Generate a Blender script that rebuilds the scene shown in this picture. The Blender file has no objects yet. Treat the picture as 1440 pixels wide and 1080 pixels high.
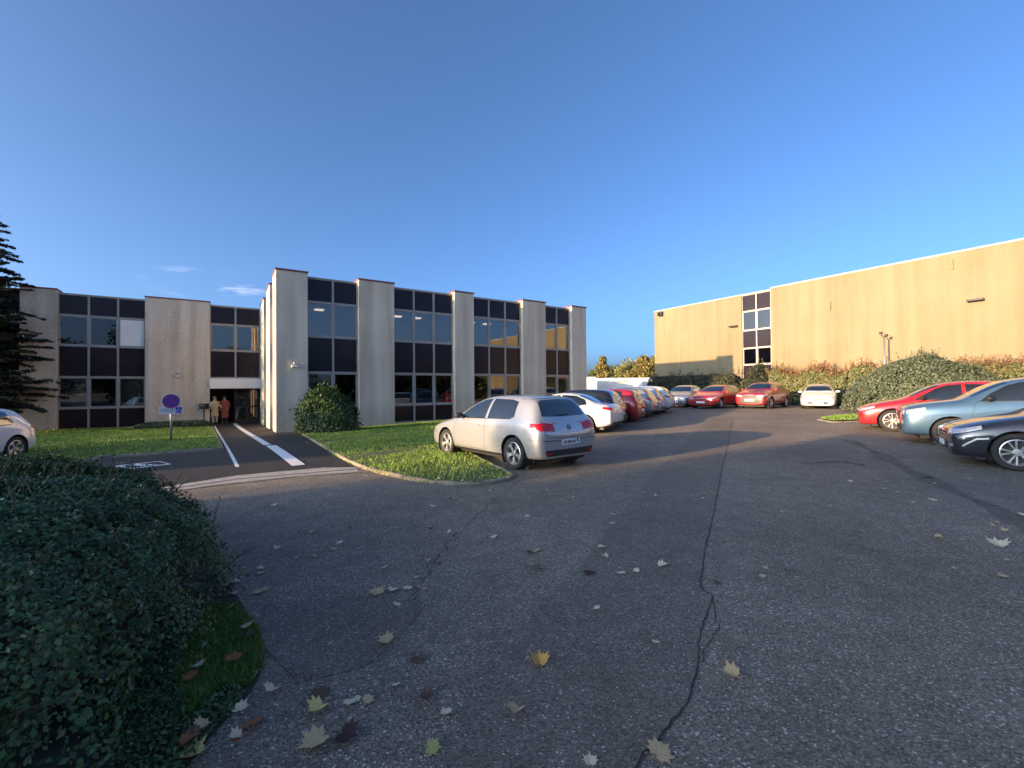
import bpy, bmesh, math, random
import numpy as np
from mathutils import Vector, Matrix, Euler
from mathutils.bvhtree import BVHTree
R = math.radians
rnd = random.Random(7)
nrg = np.random.default_rng(7)
scene = bpy.context.scene
COL = scene.collection

# ------------------------------------------------------------ camera
CAM_H = 1.58; FPX = 620.0
CM = Matrix.Rotation(R(90.74), 3, 'X') @ Matrix.Rotation(R(-0.5), 3, 'Z')
cam = bpy.data.cameras.new('camera'); camo = bpy.data.objects.new('camera', cam); COL.objects.link(camo)
cam.sensor_fit = 'HORIZONTAL'; cam.sensor_width = 36; cam.lens = FPX / 1440 * 36
cam.clip_start = 0.05; cam.clip_end = 9000
camo.matrix_world = Matrix.Translation((0, 0, CAM_H)) @ CM.to_4x4()
scene.camera = camo
def ray(px, py): return CM @ Vector(((px - 720) / FPX, -(py - 540) / FPX, -1))

# ------------------------------------------------------------ terrain
U = Vector((951, 620)).normalized(); V = Vector((-U.y, U.x))        # along and behind the office front
def S(t):
    t = max(0.0, min(1.0, t)); return t * t * (3 - 2 * t)
def g(x, y):
    far = 1 - S((math.hypot(x, y) - 90) / 200)
    t = (Vector((x, y)) - Vector((-5, 9))).dot(V)
    left = -0.33 * S(t / 21) * S((-x - 0.0) / 8)
    right = 0.33 * S((y - 4) / 20) * S((x + 1) / 14)
    return (left + right) * far
def at_depth(px, Y, z=0.0):
    d = ray(px, 548); return Vector((d.x / d.y * Y, Y))
def gp(px, py):                                                      # ground point seen at a place of the picture
    d = ray(px, py); z = 0.0
    for _ in range(30):
        t = (z - CAM_H) / d.z; x, y = d.x * t, d.y * t; z = 0.6 * z + 0.4 * g(x, y)
    return Vector((x, y))

# ------------------------------------------------------------ object helpers
def tag(o, label=None, cat=None, group=None, kind=None):
    if label: o['label'] = label
    if cat: o['category'] = cat
    if group: o['group'] = group
    if kind: o['kind'] = kind
    return o
def link(name, me, mat=None, parent=None, smooth=False):
    o = bpy.data.objects.new(name, me); COL.objects.link(o)
    me.name = name
    if mat is not None and not me.materials:
        for m in (mat if isinstance(mat, (list, tuple)) else [mat]): me.materials.append(m)
    if smooth: me.shade_smooth()
    if parent is not None: o.parent = parent
    return o
def empty(name, loc=(0, 0, 0), rz=0):
    o = bpy.data.objects.new(name, None); COL.objects.link(o); o.location = loc; o.rotation_euler = (0, 0, rz)
    o.empty_display_size = 0.3; return o
def copy_tree(o, parent=None):
    c = o.copy(); COL.objects.link(c); c.parent = parent
    for ch in o.children: copy_tree(ch, c)
    return c
class MB:
    def __init__(s): s.v = []; s.f = []; s.mi = []; s.cur = 0
    def add(s, vs, fs):
        b = len(s.v); s.v += [tuple(v) for v in vs]
        for f in fs: s.f.append(tuple(b + i for i in f)); s.mi.append(s.cur)
    def box(s, x0, x1, y0, y1, z0, z1, M=None):
        vs = [Vector((x, y, z)) for z in (z0, z1) for y in (y0, y1) for x in (x0, x1)]
        if M: vs = [M @ v for v in vs]
        s.add(vs, [(0, 2, 3, 1), (4, 5, 7, 6), (0, 1, 5, 4), (2, 6, 7, 3), (0, 4, 6, 2), (1, 3, 7, 5)])
    def tube(s, pts, rs, n=8, caps=True):
        pts = [Vector(p) for p in pts]
        if not isinstance(rs, (list, tuple)): rs = [rs] * len(pts)
        rings = []; vs = []
        for i, p in enumerate(pts):
            d = (pts[min(i + 1, len(pts) - 1)] - pts[max(i - 1, 0)]).normalized()
            a = d.orthogonal().normalized() if i == 0 else (a - d * a.dot(d)).normalized()
            b = d.cross(a)
            for k in range(n):
                t = 2 * math.pi * k / n; vs.append(p + (a * math.cos(t) + b * math.sin(t)) * rs[i])
        fs = []
        for i in range(len(pts) - 1):
            for k in range(n):
                k2 = (k + 1) % n; fs.append((i * n + k, i * n + k2, (i + 1) * n + k2, (i + 1) * n + k))
        if caps: fs.append(tuple(range(n - 1, -1, -1))); fs.append(tuple((len(pts) - 1) * n + k for k in range(n)))
        s.add(vs, fs)
    def lathe(s, prof, n=24, M=None):                                  # profile (r, h) round local z
        vs = []; fs = []
        for r, h in prof:
            for k in range(n):
                t = 2 * math.pi * k / n; v = Vector((r * math.cos(t), r * math.sin(t), h)); vs.append(M @ v if M else v)
        for i in range(len(prof) - 1):
            for k in range(n):
                k2 = (k + 1) % n; fs.append((i * n + k, i * n + k2, (i + 1) * n + k2, (i + 1) * n + k))
        s.add(vs, fs)
    def build(s, name, mat, parent=None, smooth=False, bevel=0):
        me = bpy.data.meshes.new(name); me.from_pydata(s.v, [], s.f); me.update()
        o = link(name, me, mat, parent, smooth)
        if isinstance(mat, (list, tuple)) and any(s.mi): me.polygons.foreach_set('material_index', s.mi)
        if bevel:
            b = o.modifiers.new('bevel', 'BEVEL'); b.width = bevel; b.segments = 2; b.limit_method = 'ANGLE'; b.angle_limit = R(50)
        return o
def npmesh(name, V_, F_, mat, parent=None, smooth=False):
    me = bpy.data.meshes.new(name)
    V_ = np.asarray(V_, dtype=np.float32); F_ = np.asarray(F_, dtype=np.int32); k = F_.shape[1]
    me.vertices.add(len(V_)); me.vertices.foreach_set('co', V_.ravel())
    me.loops.add(F_.size); me.loops.foreach_set('vertex_index', F_.ravel())
    me.polygons.add(len(F_)); me.polygons.foreach_set('loop_start', np.arange(0, F_.size, k, dtype=np.int32))
    me.polygons.foreach_set('loop_total', np.full(len(F_), k, dtype=np.int32)); me.update(calc_edges=True); me.validate()
    return link(name, me, mat, parent, smooth)

# ------------------------------------------------------------ materials
def mat(name, color, rough=0.8, metal=0.0, noise=None, bump=None, coat=0, spec=None, var=0.0, island=0.0, trans=0, coords='Object'):
    """noise=(scale, amount) tints the colour, bump=(scale, strength), island = per-leaf variation"""
    m = bpy.data.materials.new(name); m.use_nodes = True; nt = m.node_tree; N = nt.nodes; L = nt.links
    p = N['Principled BSDF']; p.inputs['Base Color'].default_value = (*color, 1)
    p.inputs['Roughness'].default_value = rough; p.inputs['Metallic'].default_value = metal
    if coat: p.inputs['Coat Weight'].default_value = coat; p.inputs['Coat Roughness'].default_value = 0.04
    if spec is not None: p.inputs['Specular IOR Level'].default_value = spec
    tc = N.new('ShaderNodeTexCoord'); src = None
    if noise:
        n = N.new('ShaderNodeTexNoise'); n.inputs['Scale'].default_value = noise[0]; n.inputs['Detail'].default_value = 6
        L.new(tc.outputs[coords], n.inputs['Vector']); src = n.outputs['Fac']; amt = noise[1]
    if island:
        gi = N.new('ShaderNodeNewGeometry')
        if src is None: src = gi.outputs['Random Per Island']; amt = island
        else:
            a = N.new('ShaderNodeMath'); a.operation = 'ADD'; L.new(src, a.inputs[0]); L.new(gi.outputs['Random Per Island'], a.inputs[1])
            b = N.new('ShaderNodeMath'); b.operation = 'MULTIPLY'; L.new(a.outputs[0], b.inputs[0]); b.inputs[1].default_value = .5; src = b.outputs[0]; amt = island
    if src is not None:
        r = N.new('ShaderNodeMapRange'); r.inputs['From Min'].default_value = 0.25; r.inputs['From Max'].default_value = 0.75
        r.inputs['To Min'].default_value = 1 - amt; r.inputs['To Max'].default_value = 1 + amt; L.new(src, r.inputs['Value'])
        mx = N.new('ShaderNodeVectorMath'); mx.operation = 'SCALE'; mx.inputs[0].default_value = color; L.new(r.outputs[0], mx.inputs['Scale'])
        L.new(mx.outputs[0], p.inputs['Base Color'])
    if bump:
        n2 = N.new('ShaderNodeTexNoise'); n2.inputs['Scale'].default_value = bump[0]; n2.inputs['Detail'].default_value = 8
        L.new(tc.outputs[coords], n2.inputs['Vector'])
        b = N.new('ShaderNodeBump'); b.inputs['Strength'].default_value = bump[1]; b.inputs['Distance'].default_value = 0.02
        L.new(n2.outputs['Fac'], b.inputs['Height']); L.new(b.outputs[0], p.inputs['Normal'])
    if trans:
        tr = N.new('ShaderNodeBsdfTranslucent'); mxs = N.new('ShaderNodeMixShader'); mxs.inputs[0].default_value = trans
        tr.inputs[0].default_value = (*[min(1, c * 1.4) for c in color], 1)
        L.new(p.outputs[0], mxs.inputs[1]); L.new(tr.outputs[0], mxs.inputs[2]); L.new(mxs.outputs[0], N['Material Output'].inputs[0])
    return m

def ramp(N, stops):
    r = N.new('ShaderNodeValToRGB'); e = r.color_ramp.elements
    while len(e) < len(stops): e.new(0.5)
    for i, (p, c) in enumerate(stops): e[i].position = p; e[i].color = (*c, 1)
    return r
def leafmat(name, stops, rough=0.5, trans=0.15):
    m = mat(name, stops[0][1], rough, trans=0); nt = m.node_tree; N = nt.nodes; L = nt.links
    p = N['Principled BSDF']; gi = N.new('ShaderNodeNewGeometry'); tc = N.new('ShaderNodeTexCoord')
    n = N.new('ShaderNodeTexNoise'); n.inputs['Scale'].default_value = 1.6; L.new(tc.outputs['Object'], n.inputs['Vector'])
    a = N.new('ShaderNodeMath'); a.operation = 'MULTIPLY_ADD'; a.inputs[1].default_value = 0.55
    s = N.new('ShaderNodeMath'); s.operation = 'MULTIPLY'; s.inputs[1].default_value = 0.6; L.new(n.outputs['Fac'], s.inputs[0])
    L.new(gi.outputs['Random Per Island'], a.inputs[0]); L.new(s.outputs[0], a.inputs[2])
    r = ramp(N, stops); L.new(a.outputs[0], r.inputs[0]); L.new(r.outputs[0], p.inputs['Base Color'])
    tr = N.new('ShaderNodeBsdfTranslucent'); L.new(r.outputs[0], tr.inputs[0])
    mx = N.new('ShaderNodeMixShader'); mx.inputs[0].default_value = trans
    L.new(p.outputs[0], mx.inputs[1]); L.new(tr.outputs[0], mx.inputs[2]); L.new(mx.outputs[0], N['Material Output'].inputs[0])
    return m

def asphalt(name, base, speck, fleck, scale, patchy=0.25, rough=0.72, bump=0.5):
    m = bpy.data.materials.new(name); m.use_nodes = True; nt = m.node_tree; N = nt.nodes; L = nt.links; p = N['Principled BSDF']
    tc = N.new('ShaderNodeTexCoord')
    vo = N.new('ShaderNodeTexVoronoi'); vo.inputs['Scale'].default_value = scale; L.new(tc.outputs['Object'], vo.inputs['Vector'])
    sep = N.new('ShaderNodeSeparateColor'); L.new(vo.outputs['Color'], sep.inputs[0])
    r1 = ramp(N, [(0.0, [c * .35 for c in base]), (.45, [c * .9 for c in base]), (.82, [c * 1.25 for c in base]), (1 - fleck, speck), (1.0, (.62, .58, .52))])
    L.new(sep.outputs[0], r1.inputs[0])
    big = N.new('ShaderNodeTexNoise'); big.inputs['Scale'].default_value = 0.35; big.inputs['Detail'].default_value = 7; L.new(tc.outputs['Object'], big.inputs['Vector'])
    mid = N.new('ShaderNodeTexNoise'); mid.inputs['Scale'].default_value = 3.1; mid.inputs['Detail'].default_value = 8; mid.inputs['Roughness'].default_value = .7; L.new(tc.outputs['Object'], mid.inputs['Vector'])
    ad = N.new('ShaderNodeMath'); ad.operation = 'ADD'; L.new(big.outputs['Fac'], ad.inputs[0]); L.new(mid.outputs['Fac'], ad.inputs[1])
    mr = N.new('ShaderNodeMapRange'); mr.inputs['From Min'].default_value = .7; mr.inputs['From Max'].default_value = 1.3
    mr.inputs['To Min'].default_value = 1 - patchy; mr.inputs['To Max'].default_value = 1 + patchy; L.new(ad.outputs[0], mr.inputs[0])
    sc = N.new('ShaderNodeVectorMath'); sc.operation = 'SCALE'; L.new(r1.outputs[0], sc.inputs[0]); L.new(mr.outputs[0], sc.inputs['Scale'])
    L.new(sc.outputs[0], p.inputs['Base Color']); p.inputs['Roughness'].default_value = rough
    b = N.new('ShaderNodeBump'); b.inputs['Strength'].default_value = min(1, bump * 1.8); b.inputs['Distance'].default_value = .012
    L.new(vo.outputs['Distance'], b.inputs['Height']); L.new(b.outputs[0], p.inputs['Normal'])
    return m

def concrete_wall(name, c1, c2, rib=0.0, streak=0.12, seams=None):
    """pebble dash panel: vertical streaks, fine grain; object coords, x along wall, z up"""
    m = bpy.data.materials.new(name); m.use_nodes = True; nt = m.node_tree; N = nt.nodes; L = nt.links; p = N['Principled BSDF']
    p.inputs['Roughness'].default_value = .95; p.inputs['Specular IOR Level'].default_value = .2
    tc = N.new('ShaderNodeTexCoord')
    def noise(scale, sv=(1, 1, 1), det=6):
        mp = N.new('ShaderNodeMapping'); mp.inputs['Scale'].default_value = sv; L.new(tc.outputs['Object'], mp.inputs[0])
        n = N.new('ShaderNodeTexNoise'); n.inputs['Scale'].default_value = scale; n.inputs['Detail'].default_value = det; L.new(mp.outputs[0], n.inputs['Vector']); return n.outputs['Fac']
    a = noise(1.2, (1.6, 1.6, .12)); b = noise(30, (1, 1, .6), 8); c = noise(.5)
    s1 = N.new('ShaderNodeMath'); s1.operation = 'MULTIPLY_ADD'; L.new(b, s1.inputs[0]); s1.inputs[1].default_value = .9; L.new(a, s1.inputs[2])
    s2 = N.new('ShaderNodeMath'); s2.operation = 'MULTIPLY_ADD'; L.new(c, s2.inputs[0]); s2.inputs[1].default_value = .5; L.new(s1.outputs[0], s2.inputs[2])
    r = N.new('ShaderNodeMapRange'); r.inputs['From Min'].default_value = .98; r.inputs['From Max'].default_value = 1.42; L.new(s2.outputs[0], r.inputs[0])
    mx = N.new('ShaderNodeMix'); mx.data_type = 'RGBA'; mx.inputs[6].default_value = (*c1, 1); mx.inputs[7].default_value = (*c2, 1); L.new(r.outputs[0], mx.inputs[0])
    out = mx.outputs[2]
    if seams:
        sx = N.new('ShaderNodeSeparateXYZ'); L.new(tc.outputs['Object'], sx.inputs[0])
        fl = N.new('ShaderNodeMath'); fl.operation = 'DIVIDE'; L.new(sx.outputs[0], fl.inputs[0]); fl.inputs[1].default_value = seams
        ff = N.new('ShaderNodeMath'); ff.operation = 'FLOOR'; L.new(fl.outputs[0], ff.inputs[0])
        wn = N.new('ShaderNodeTexWhiteNoise'); wn.noise_dimensions = '1D'; L.new(ff.outputs[0], wn.inputs['W'])
        fr = N.new('ShaderNodeMath'); fr.operation = 'FRACT'; L.new(fl.outputs[0], fr.inputs[0])
        lt = N.new('ShaderNodeMath'); lt.operation = 'LESS_THAN'; L.new(fr.outputs[0], lt.inputs[0]); lt.inputs[1].default_value = .018
        pr = N.new('ShaderNodeMapRange'); pr.inputs['To Min'].default_value = 1 - streak; pr.inputs['To Max'].default_value = 1 + streak * .6; L.new(wn.outputs['Value'], pr.inputs[0])
        sb = N.new('ShaderNodeMath'); sb.operation = 'MULTIPLY_ADD'; L.new(lt.outputs[0], sb.inputs[0]); sb.inputs[1].default_value = .12; L.new(pr.outputs[0], sb.inputs[2])
        sc = N.new('ShaderNodeVectorMath'); sc.operation = 'SCALE'; L.new(out, sc.inputs[0]); L.new(sb.outputs[0], sc.inputs['Scale']); out = sc.outputs[0]
    L.new(out, p.inputs['Base Color'])
    bb = noise(22, (1, 1, .35), 8)
    bp = N.new('ShaderNodeBump'); bp.inputs['Strength'].default_value = .55; bp.inputs['Distance'].default_value = .03; L.new(bb, bp.inputs['Height']); L.new(bp.outputs[0], p.inputs['Normal'])
    return m

def glassmat(name, refl=.35, tint=(.5, .5, .5), rough=.0):
    m = bpy.data.materials.new(name); m.use_nodes = True; nt = m.node_tree; N = nt.nodes; L = nt.links; N.remove(N['Principled BSDF'])
    gl = N.new('ShaderNodeBsdfGlossy'); gl.inputs['Roughness'].default_value = rough; gl.inputs[0].default_value = (.9, .9, .92, 1)
    tr = N.new('ShaderNodeBsdfTransparent'); tr.inputs[0].default_value = (*tint, 1)
    lw = N.new('ShaderNodeFresnel'); lw.inputs[0].default_value = 1.5
    ad = N.new('ShaderNodeMath'); ad.operation = 'ADD'; ad.use_clamp = True; L.new(lw.outputs[0], ad.inputs[0]); ad.inputs[1].default_value = refl
    n = N.new('ShaderNodeTexNoise'); n.inputs['Scale'].default_value = .8; tc = N.new('ShaderNodeTexCoord'); L.new(tc.outputs['Object'], n.inputs['Vector'])
    b = N.new('ShaderNodeBump'); b.inputs['Strength'].default_value = .04; b.inputs['Distance'].default_value = .05; L.new(n.outputs[0], b.inputs['Height']); L.new(b.outputs[0], gl.inputs['Normal'])
    mx = N.new('ShaderNodeMixShader'); L.new(ad.outputs[0], mx.inputs[0]); L.new(tr.outputs[0], mx.inputs[1]); L.new(gl.outputs[0], mx.inputs[2])
    L.new(mx.outputs[0], N['Material Output'].inputs[0]); return m
def emit(name, c, s):
    m = bpy.data.materials.new(name); m.use_nodes = True; p = m.node_tree.nodes['Principled BSDF']
    p.inputs['Base Color'].default_value = (*c, 1); p.inputs['Emission Color'].default_value = (*c, 1); p.inputs['Emission Strength'].default_value = s; return m

M = {}
M['lot'] = asphalt('old_asphalt', (.190, .155, .118), (.31, .26, .20), .05, 105, .36)
M['patch'] = asphalt('smooth_asphalt', (.160, .130, .102), (.26, .212, .165), .03, 120, .30)
M['newtar'] = asphalt('new_asphalt', (.026, .022, .020), (.038, .034, .030), .01, 150, .2, rough=.75, bump=.3)
M['crack'] = mat('dark_crack', (.028, .024, .02), 1)  # plain dark colour of cracks and joints
M['gutter'] = mat('gutter_concrete', (.36, .33, .29), .9, noise=(7, .35), bump=(40, .4))
M['kerb'] = mat('kerb_concrete', (.24, .20, .15), .9, noise=(6, .35), bump=(30, .5))
M['paint'] = mat('road_paint', (.72, .71, .68), .7, noise=(9, .12), bump=(60, .2))
M['soil'] = mat('lawn_soil', (.05, .075, .022), 1, noise=(1.4, .3), bump=(20, .6))
M['moss'] = mat('moss_soil', (.035, .032, .018), 1, noise=(5, .7), bump=(20, .8))
M['grass'] = leafmat('grass_blades', [(.1, (.07, .15, .022)), (.5, (.17, .29, .045)), (.9, (.36, .46, .09))], .6, .3)
M['office'] = concrete_wall('office_concrete', (.43, .365, .29), (.70, .61, .49))
M['ware'] = concrete_wall('warehouse_concrete', (.200, .162, .100), (.248, .203, .127), streak=.07, seams=1.25)
M['coping'] = mat('red_coping', (.20, .06, .045), .6, noise=(5, .2))
M['whitecap'] = mat('pale_coping', (.36, .34, .30), .6, noise=(5, .1))
M['frame'] = mat('beige_aluminium', (.34, .32, .29), .45, metal=.3, noise=(3, .08))
M['spandrel'] = mat('dark_glazed_panel', (.022, .015, .020), .18, noise=(.7, .3), spec=.22)
M['glass'] = glassmat('window_glass', .08, (.72, .70, .66))
M['glassdark'] = glassmat('tinted_window_glass', .04, (.2, .2, .21))
M['blind_or_sky_panel'] = mat('window_blind', (.20, .23, .24), .9, noise=(3, .1))
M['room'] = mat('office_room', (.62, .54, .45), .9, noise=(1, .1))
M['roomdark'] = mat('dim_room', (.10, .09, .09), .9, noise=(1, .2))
M['lamp'] = emit('ceiling_lamp', (1, .93, .8), .5)
M['roof'] = mat('roof_gravel', (.25, .24, .22), .9, noise=(3, .2), bump=(40, .3))
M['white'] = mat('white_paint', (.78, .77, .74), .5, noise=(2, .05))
M['dark'] = mat('black_plastic', (.02, .02, .022), .5, noise=(8, .1))
M['steel'] = mat('grey_steel', (.38, .38, .38), .4, metal=.7, noise=(10, .1))
M['bark'] = mat('bark', (.09, .065, .045), .9, noise=(12, .4), bump=(30, .8))
M['tyre'] = mat('tyre_rubber', (.022, .022, .023), .85, noise=(20, .15), bump=(60, .2))
M['rim'] = mat('alloy_rim', (.55, .54, .52), .35, metal=.75, noise=(12, .08))
M['carglass'] = mat('car_glass', (.012, .016, .018), .04, spec=.9, coat=1, noise=(2, .3))
M['redlens'] = mat('red_lens', (.50, .008, .010), .25, coat=.3, noise=(30, .15))
M['clearlens'] = mat('headlight_lens', (.55, .57, .6), .08, metal=.5, coat=1, noise=(25, .35))
M['plate'] = mat('number_plate', (.75, .75, .74), .4, noise=(20, .05))
M['plateblue'] = mat('plate_blue', (.03, .08, .35), .4, noise=(20, .05))
def paint(name, c, metal=.25, rough=.28):
    return mat(name, c, rough, metal=metal, coat=1, noise=(2.2, .05))
# ------------------------------------------------------------ light and sky
SUN_AZ = R(32.6); SUN_EL = R(8.8)
sl = bpy.data.lights.new('sun', 'SUN'); so = bpy.data.objects.new('sun', sl); COL.objects.link(so)
sl.energy = 4.0; sl.angle = R(0.6); sl.color = (1, .66, .34)
sd = Vector((math.cos(SUN_AZ) * math.cos(SUN_EL), math.sin(SUN_AZ) * math.cos(SUN_EL), -math.sin(SUN_EL)))
so.rotation_euler = sd.to_track_quat('-Z', 'Y').to_euler(); so.location = (-30, -20, 30)
w = bpy.data.worlds.new('World'); scene.world = w; w.use_nodes = True; nt = w.node_tree; N = nt.nodes; L = nt.links
sky = N.new('ShaderNodeTexSky'); sky.sky_type = 'NISHITA'; sky.sun_disc = False; sky.sun_elevation = SUN_EL
sky.sun_rotation = math.atan2(-sd.x, -sd.y); sky.air_density = .5; sky.dust_density = 4.4; sky.ozone_density = 3.5; sky.altitude = 200
bg = N['Background']; bg.inputs['Strength'].default_value = .15
tc = N.new('ShaderNodeTexCoord'); cn = N.new('ShaderNodeTexNoise'); cmap = N.new('ShaderNodeMapping'); cmap.inputs['Scale'].default_value = (1.6, 1.6, 9)
L.new(tc.outputs['Generated'], cmap.inputs[0]); L.new(cmap.outputs[0], cn.inputs['Vector']); cn.inputs['Scale'].default_value = 6; cn.inputs['Detail'].default_value = 7
cr = N.new('ShaderNodeMapRange'); cr.inputs['From Min'].default_value = .50; cr.inputs['From Max'].default_value = .72; L.new(cn.outputs['Fac'], cr.inputs[0])
cdir = ray(305, 402).normalized()                                     # one wisp of thin cloud low over the far wing
sub = N.new('ShaderNodeVectorMath'); sub.operation = 'SUBTRACT'; sub.inputs[1].default_value = cdir
nrm = N.new('ShaderNodeVectorMath'); nrm.operation = 'NORMALIZE'; L.new(tc.outputs['Generated'], nrm.inputs[0]); L.new(nrm.outputs[0], sub.inputs[0])
scl = N.new('ShaderNodeVectorMath'); scl.operation = 'MULTIPLY'; scl.inputs[1].default_value = (9, 9, 34); L.new(sub.outputs[0], scl.inputs[0])
ln = N.new('ShaderNodeVectorMath'); ln.operation = 'LENGTH'; L.new(scl.outputs[0], ln.inputs[0])
fr = N.new('ShaderNodeMapRange'); fr.inputs['From Min'].default_value = .2; fr.inputs['From Max'].default_value = 1.1; fr.inputs['To Min'].default_value = .45; fr.inputs['To Max'].default_value = 0; L.new(ln.outputs['Value'], fr.inputs[0])
ml = N.new('ShaderNodeMath'); ml.operation = 'MULTIPLY'; L.new(fr.outputs[0], ml.inputs[0]); L.new(cr.outputs[0], ml.inputs[1])
tint = N.new('ShaderNodeMix'); tint.data_type = 'RGBA'; tint.blend_type = 'MULTIPLY'; tint.inputs[0].default_value = 1; tint.inputs[7].default_value = (.975, 1.015, .98, 1)
L.new(sky.outputs[0], tint.inputs[6])
mx = N.new('ShaderNodeMix'); mx.data_type = 'RGBA'; mx.inputs[7].default_value = (4.6, 4.4, 4.4, 1); L.new(ml.outputs[0], mx.inputs[0]); L.new(tint.outputs[2], mx.inputs[6]); L.new(mx.outputs[2], bg.inputs[0])
scene.view_settings.view_transform = 'Standard'; scene.view_settings.look = 'None'; scene.view_settings.gamma = 1
scene.view_settings.exposure = 1.66
scene.render.engine = 'CYCLES'

# ------------------------------------------------------------ ground and sheets
def grid_axis(lo, hi, step, far):
    a = [lo + i * step for i in range(int(round((hi - lo) / step)) + 1)]
    return [lo - f for f in reversed(far)] + a + [hi + f for f in far]
FAR = [5, 15, 35, 80, 160, 300, 600, 1500, 4000]
xs = grid_axis(-40, 44, .5, FAR); ys = grid_axis(-6, 62, .5, FAR)
vs = [(x, y, g(x, y)) for y in ys for x in xs]; nx = len(xs)
fs = [(j * nx + i, j * nx + i + 1, (j + 1) * nx + i + 1, (j + 1) * nx + i) for j in range(len(ys) - 1) for i in range(nx - 1)]
tag(npmesh('ground', vs, fs, M['lot'], smooth=True), kind='structure')

def drape(name, poly, off, m, cell=.5, top=None):
    bm = bmesh.new(); f = bm.faces.new([bm.verts.new((p[0], p[1], 0)) for p in poly]); bm.normal_update()
    if f.normal.z < 0: f.normal_flip()
    mnx, mxx = min(p[0] for p in poly), max(p[0] for p in poly); mny, mxy = min(p[1] for p in poly), max(p[1] for p in poly)
    for ax, lo, hi in ((0, mnx, mxx), (1, mny, mxy)):
        k = math.ceil(lo / cell)
        while k * cell < hi:
            co = [0, 0, 0]; co[ax] = k * cell; no = [0, 0, 0]; no[ax] = 1
            bmesh.ops.bisect_plane(bm, geom=bm.verts[:] + bm.edges[:] + bm.faces[:], plane_co=co, plane_no=no, dist=1e-6); k += 1
    bmesh.ops.triangulate(bm, faces=[f for f in bm.faces if len(f.verts) > 4])
    for v in bm.verts: v.co.z = g(v.co.x, v.co.y) + (off(v.co.x, v.co.y) if callable(off) else off)
    me = bpy.data.meshes.new(name); bm.to_mesh(me); bm.free()
    return tag(link(name, me, m, smooth=True), kind='structure')
def strip(name, pts, widths, off, m, kind='structure'):
    """thin band following points on the ground"""
    P = []
    for a, b in zip(pts, pts[1:]):
        n = max(1, int((b - a).length / .35)); P += [a.lerp(b, i / n) for i in range(n)]
    P.append(pts[-1]); n = len(P); vs = []; fs = []
    for i, p in enumerate(P):
        d = (P[min(i + 1, n - 1)] - P[max(i - 1, 0)]).normalized(); q = Vector((-d.y, d.x)); wd = widths if not callable(widths) else widths(i / n)
        for s in (-.5, .5): c = p + q * s * wd; vs.append((c.x, c.y, g(c.x, c.y) + off))
        if i: fs.append((2 * i - 2, 2 * i, 2 * i + 1, 2 * i - 1))
    o = npmesh(name, vs, fs, m, smooth=True); return tag(o, kind=kind)
def kerb(name, pts, wd=.10, h=.055, z0=-.05):
    P = []
    for a, b in zip(pts, pts[1:]):
        n = max(1, int((b - a).length / .25)); P += [a.lerp(b, i / n) for i in range(n)]
    P.append(pts[-1]); n = len(P); vs = []; fs = []; 
    for i, p in enumerate(P):
        d = (P[min(i + 1, n - 1)] - P[max(i - 1, 0)]).normalized(); q = Vector((-d.y, d.x)); zz = g(p.x, p.y); hh = h + rnd.uniform(-.012, .012)
        for s, z in ((-.5, z0), (-.5, hh - .02), (-.35, hh), (.35, hh), (.5, hh - .02), (.5, z0)):
            c = p + q * s * wd; vs.append((c.x, c.y, zz + z))
        if i:
            for k in range(5): fs.append((6 * i - 6 + k, 6 * i + k, 6 * i + k + 1, 6 * i - 6 + k + 1))
    return tag(npmesh(name, vs, fs, M['kerb']), kind='structure')
def smooth_poly(pts, it=2):
    for _ in range(it):
        out = [pts[0]]
        for a, b in zip(pts, pts[1:]): out += [a.lerp(b, .25), a.lerp(b, .75)]
        pts = out + [pts[-1]]
    return pts
G = lambda *l: [gp(x, y) for x, y in l]

M['stain'] = asphalt('oil_stained_asphalt', (.125, .104, .082), (.20, .165, .13), .02, 150, .3)
# new tar bays and path up to the entrance
drape('path', G((60, 664), (145, 645), (312, 633), (297, 597), (300, 592), (372, 592), (418, 607), (500, 657), (455, 657), (334, 668), (205, 688), (90, 700)), .004, M['newtar'])
# concrete gutter, three long bands
drape('gutter', G((90, 702), (205, 689), (334, 669), (455, 658), (500, 657.5), (505, 664), (420, 671), (300, 683), (205, 699), (120, 713)), .004, M['gutter'])
strip('gutter_joint', G((100, 706), (205, 693), (334, 674), (500, 660)), .05, .008, M['crack'])
strip('gutter_apron', G((170, 701), (300, 683), (420, 670), (520, 663)), lambda t: .10, .009, M['kerb'])
strip('road_marking', G((302, 599), (318, 627), (334, 657)), .07, .009, M['paint'])
a, b, c, d2 = G((329, 595), (376, 626), (381, 627), (420, 655))
strip('road_marking', [a, b], .20, .009, M['paint']); strip('road_marking', [c, d2], .26, .013, M['paint'])
# wheelchair bay sign painted on the tar: frame, then the figure
ctr = gp(200, 654.5); ax = (gp(232, 650.5) - gp(168, 657.5)).normalized(); ay = Vector((-ax.y, ax.x))
hl = (gp(233, 651) - gp(166, 658)).length / 2
def bay_pt(u, v): return ctr + ax * u * hl + ay * v * .42
drape('road_marking', [bay_pt(-1, -1), bay_pt(1, -1), bay_pt(1, 1), bay_pt(-1, 1)], .009, M['paint'])
drape('road_marking', [bay_pt(-.62, -.72), bay_pt(.9, -.72), bay_pt(.9, .72), bay_pt(-.62, .72)], .013, M['newtar'])
strip('road_marking', [bay_pt(-.5, .1), bay_pt(.2, .1), bay_pt(.2, -.4), bay_pt(.5, -.5)], .12, .017, M['paint'])
strip('road_marking', [bay_pt(.1 + .42 * math.cos(t) * .8, -.05 + .6 * math.sin(t)) for t in [i * .5 for i in range(4, 12)]], .09, .021, M['paint'])

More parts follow.
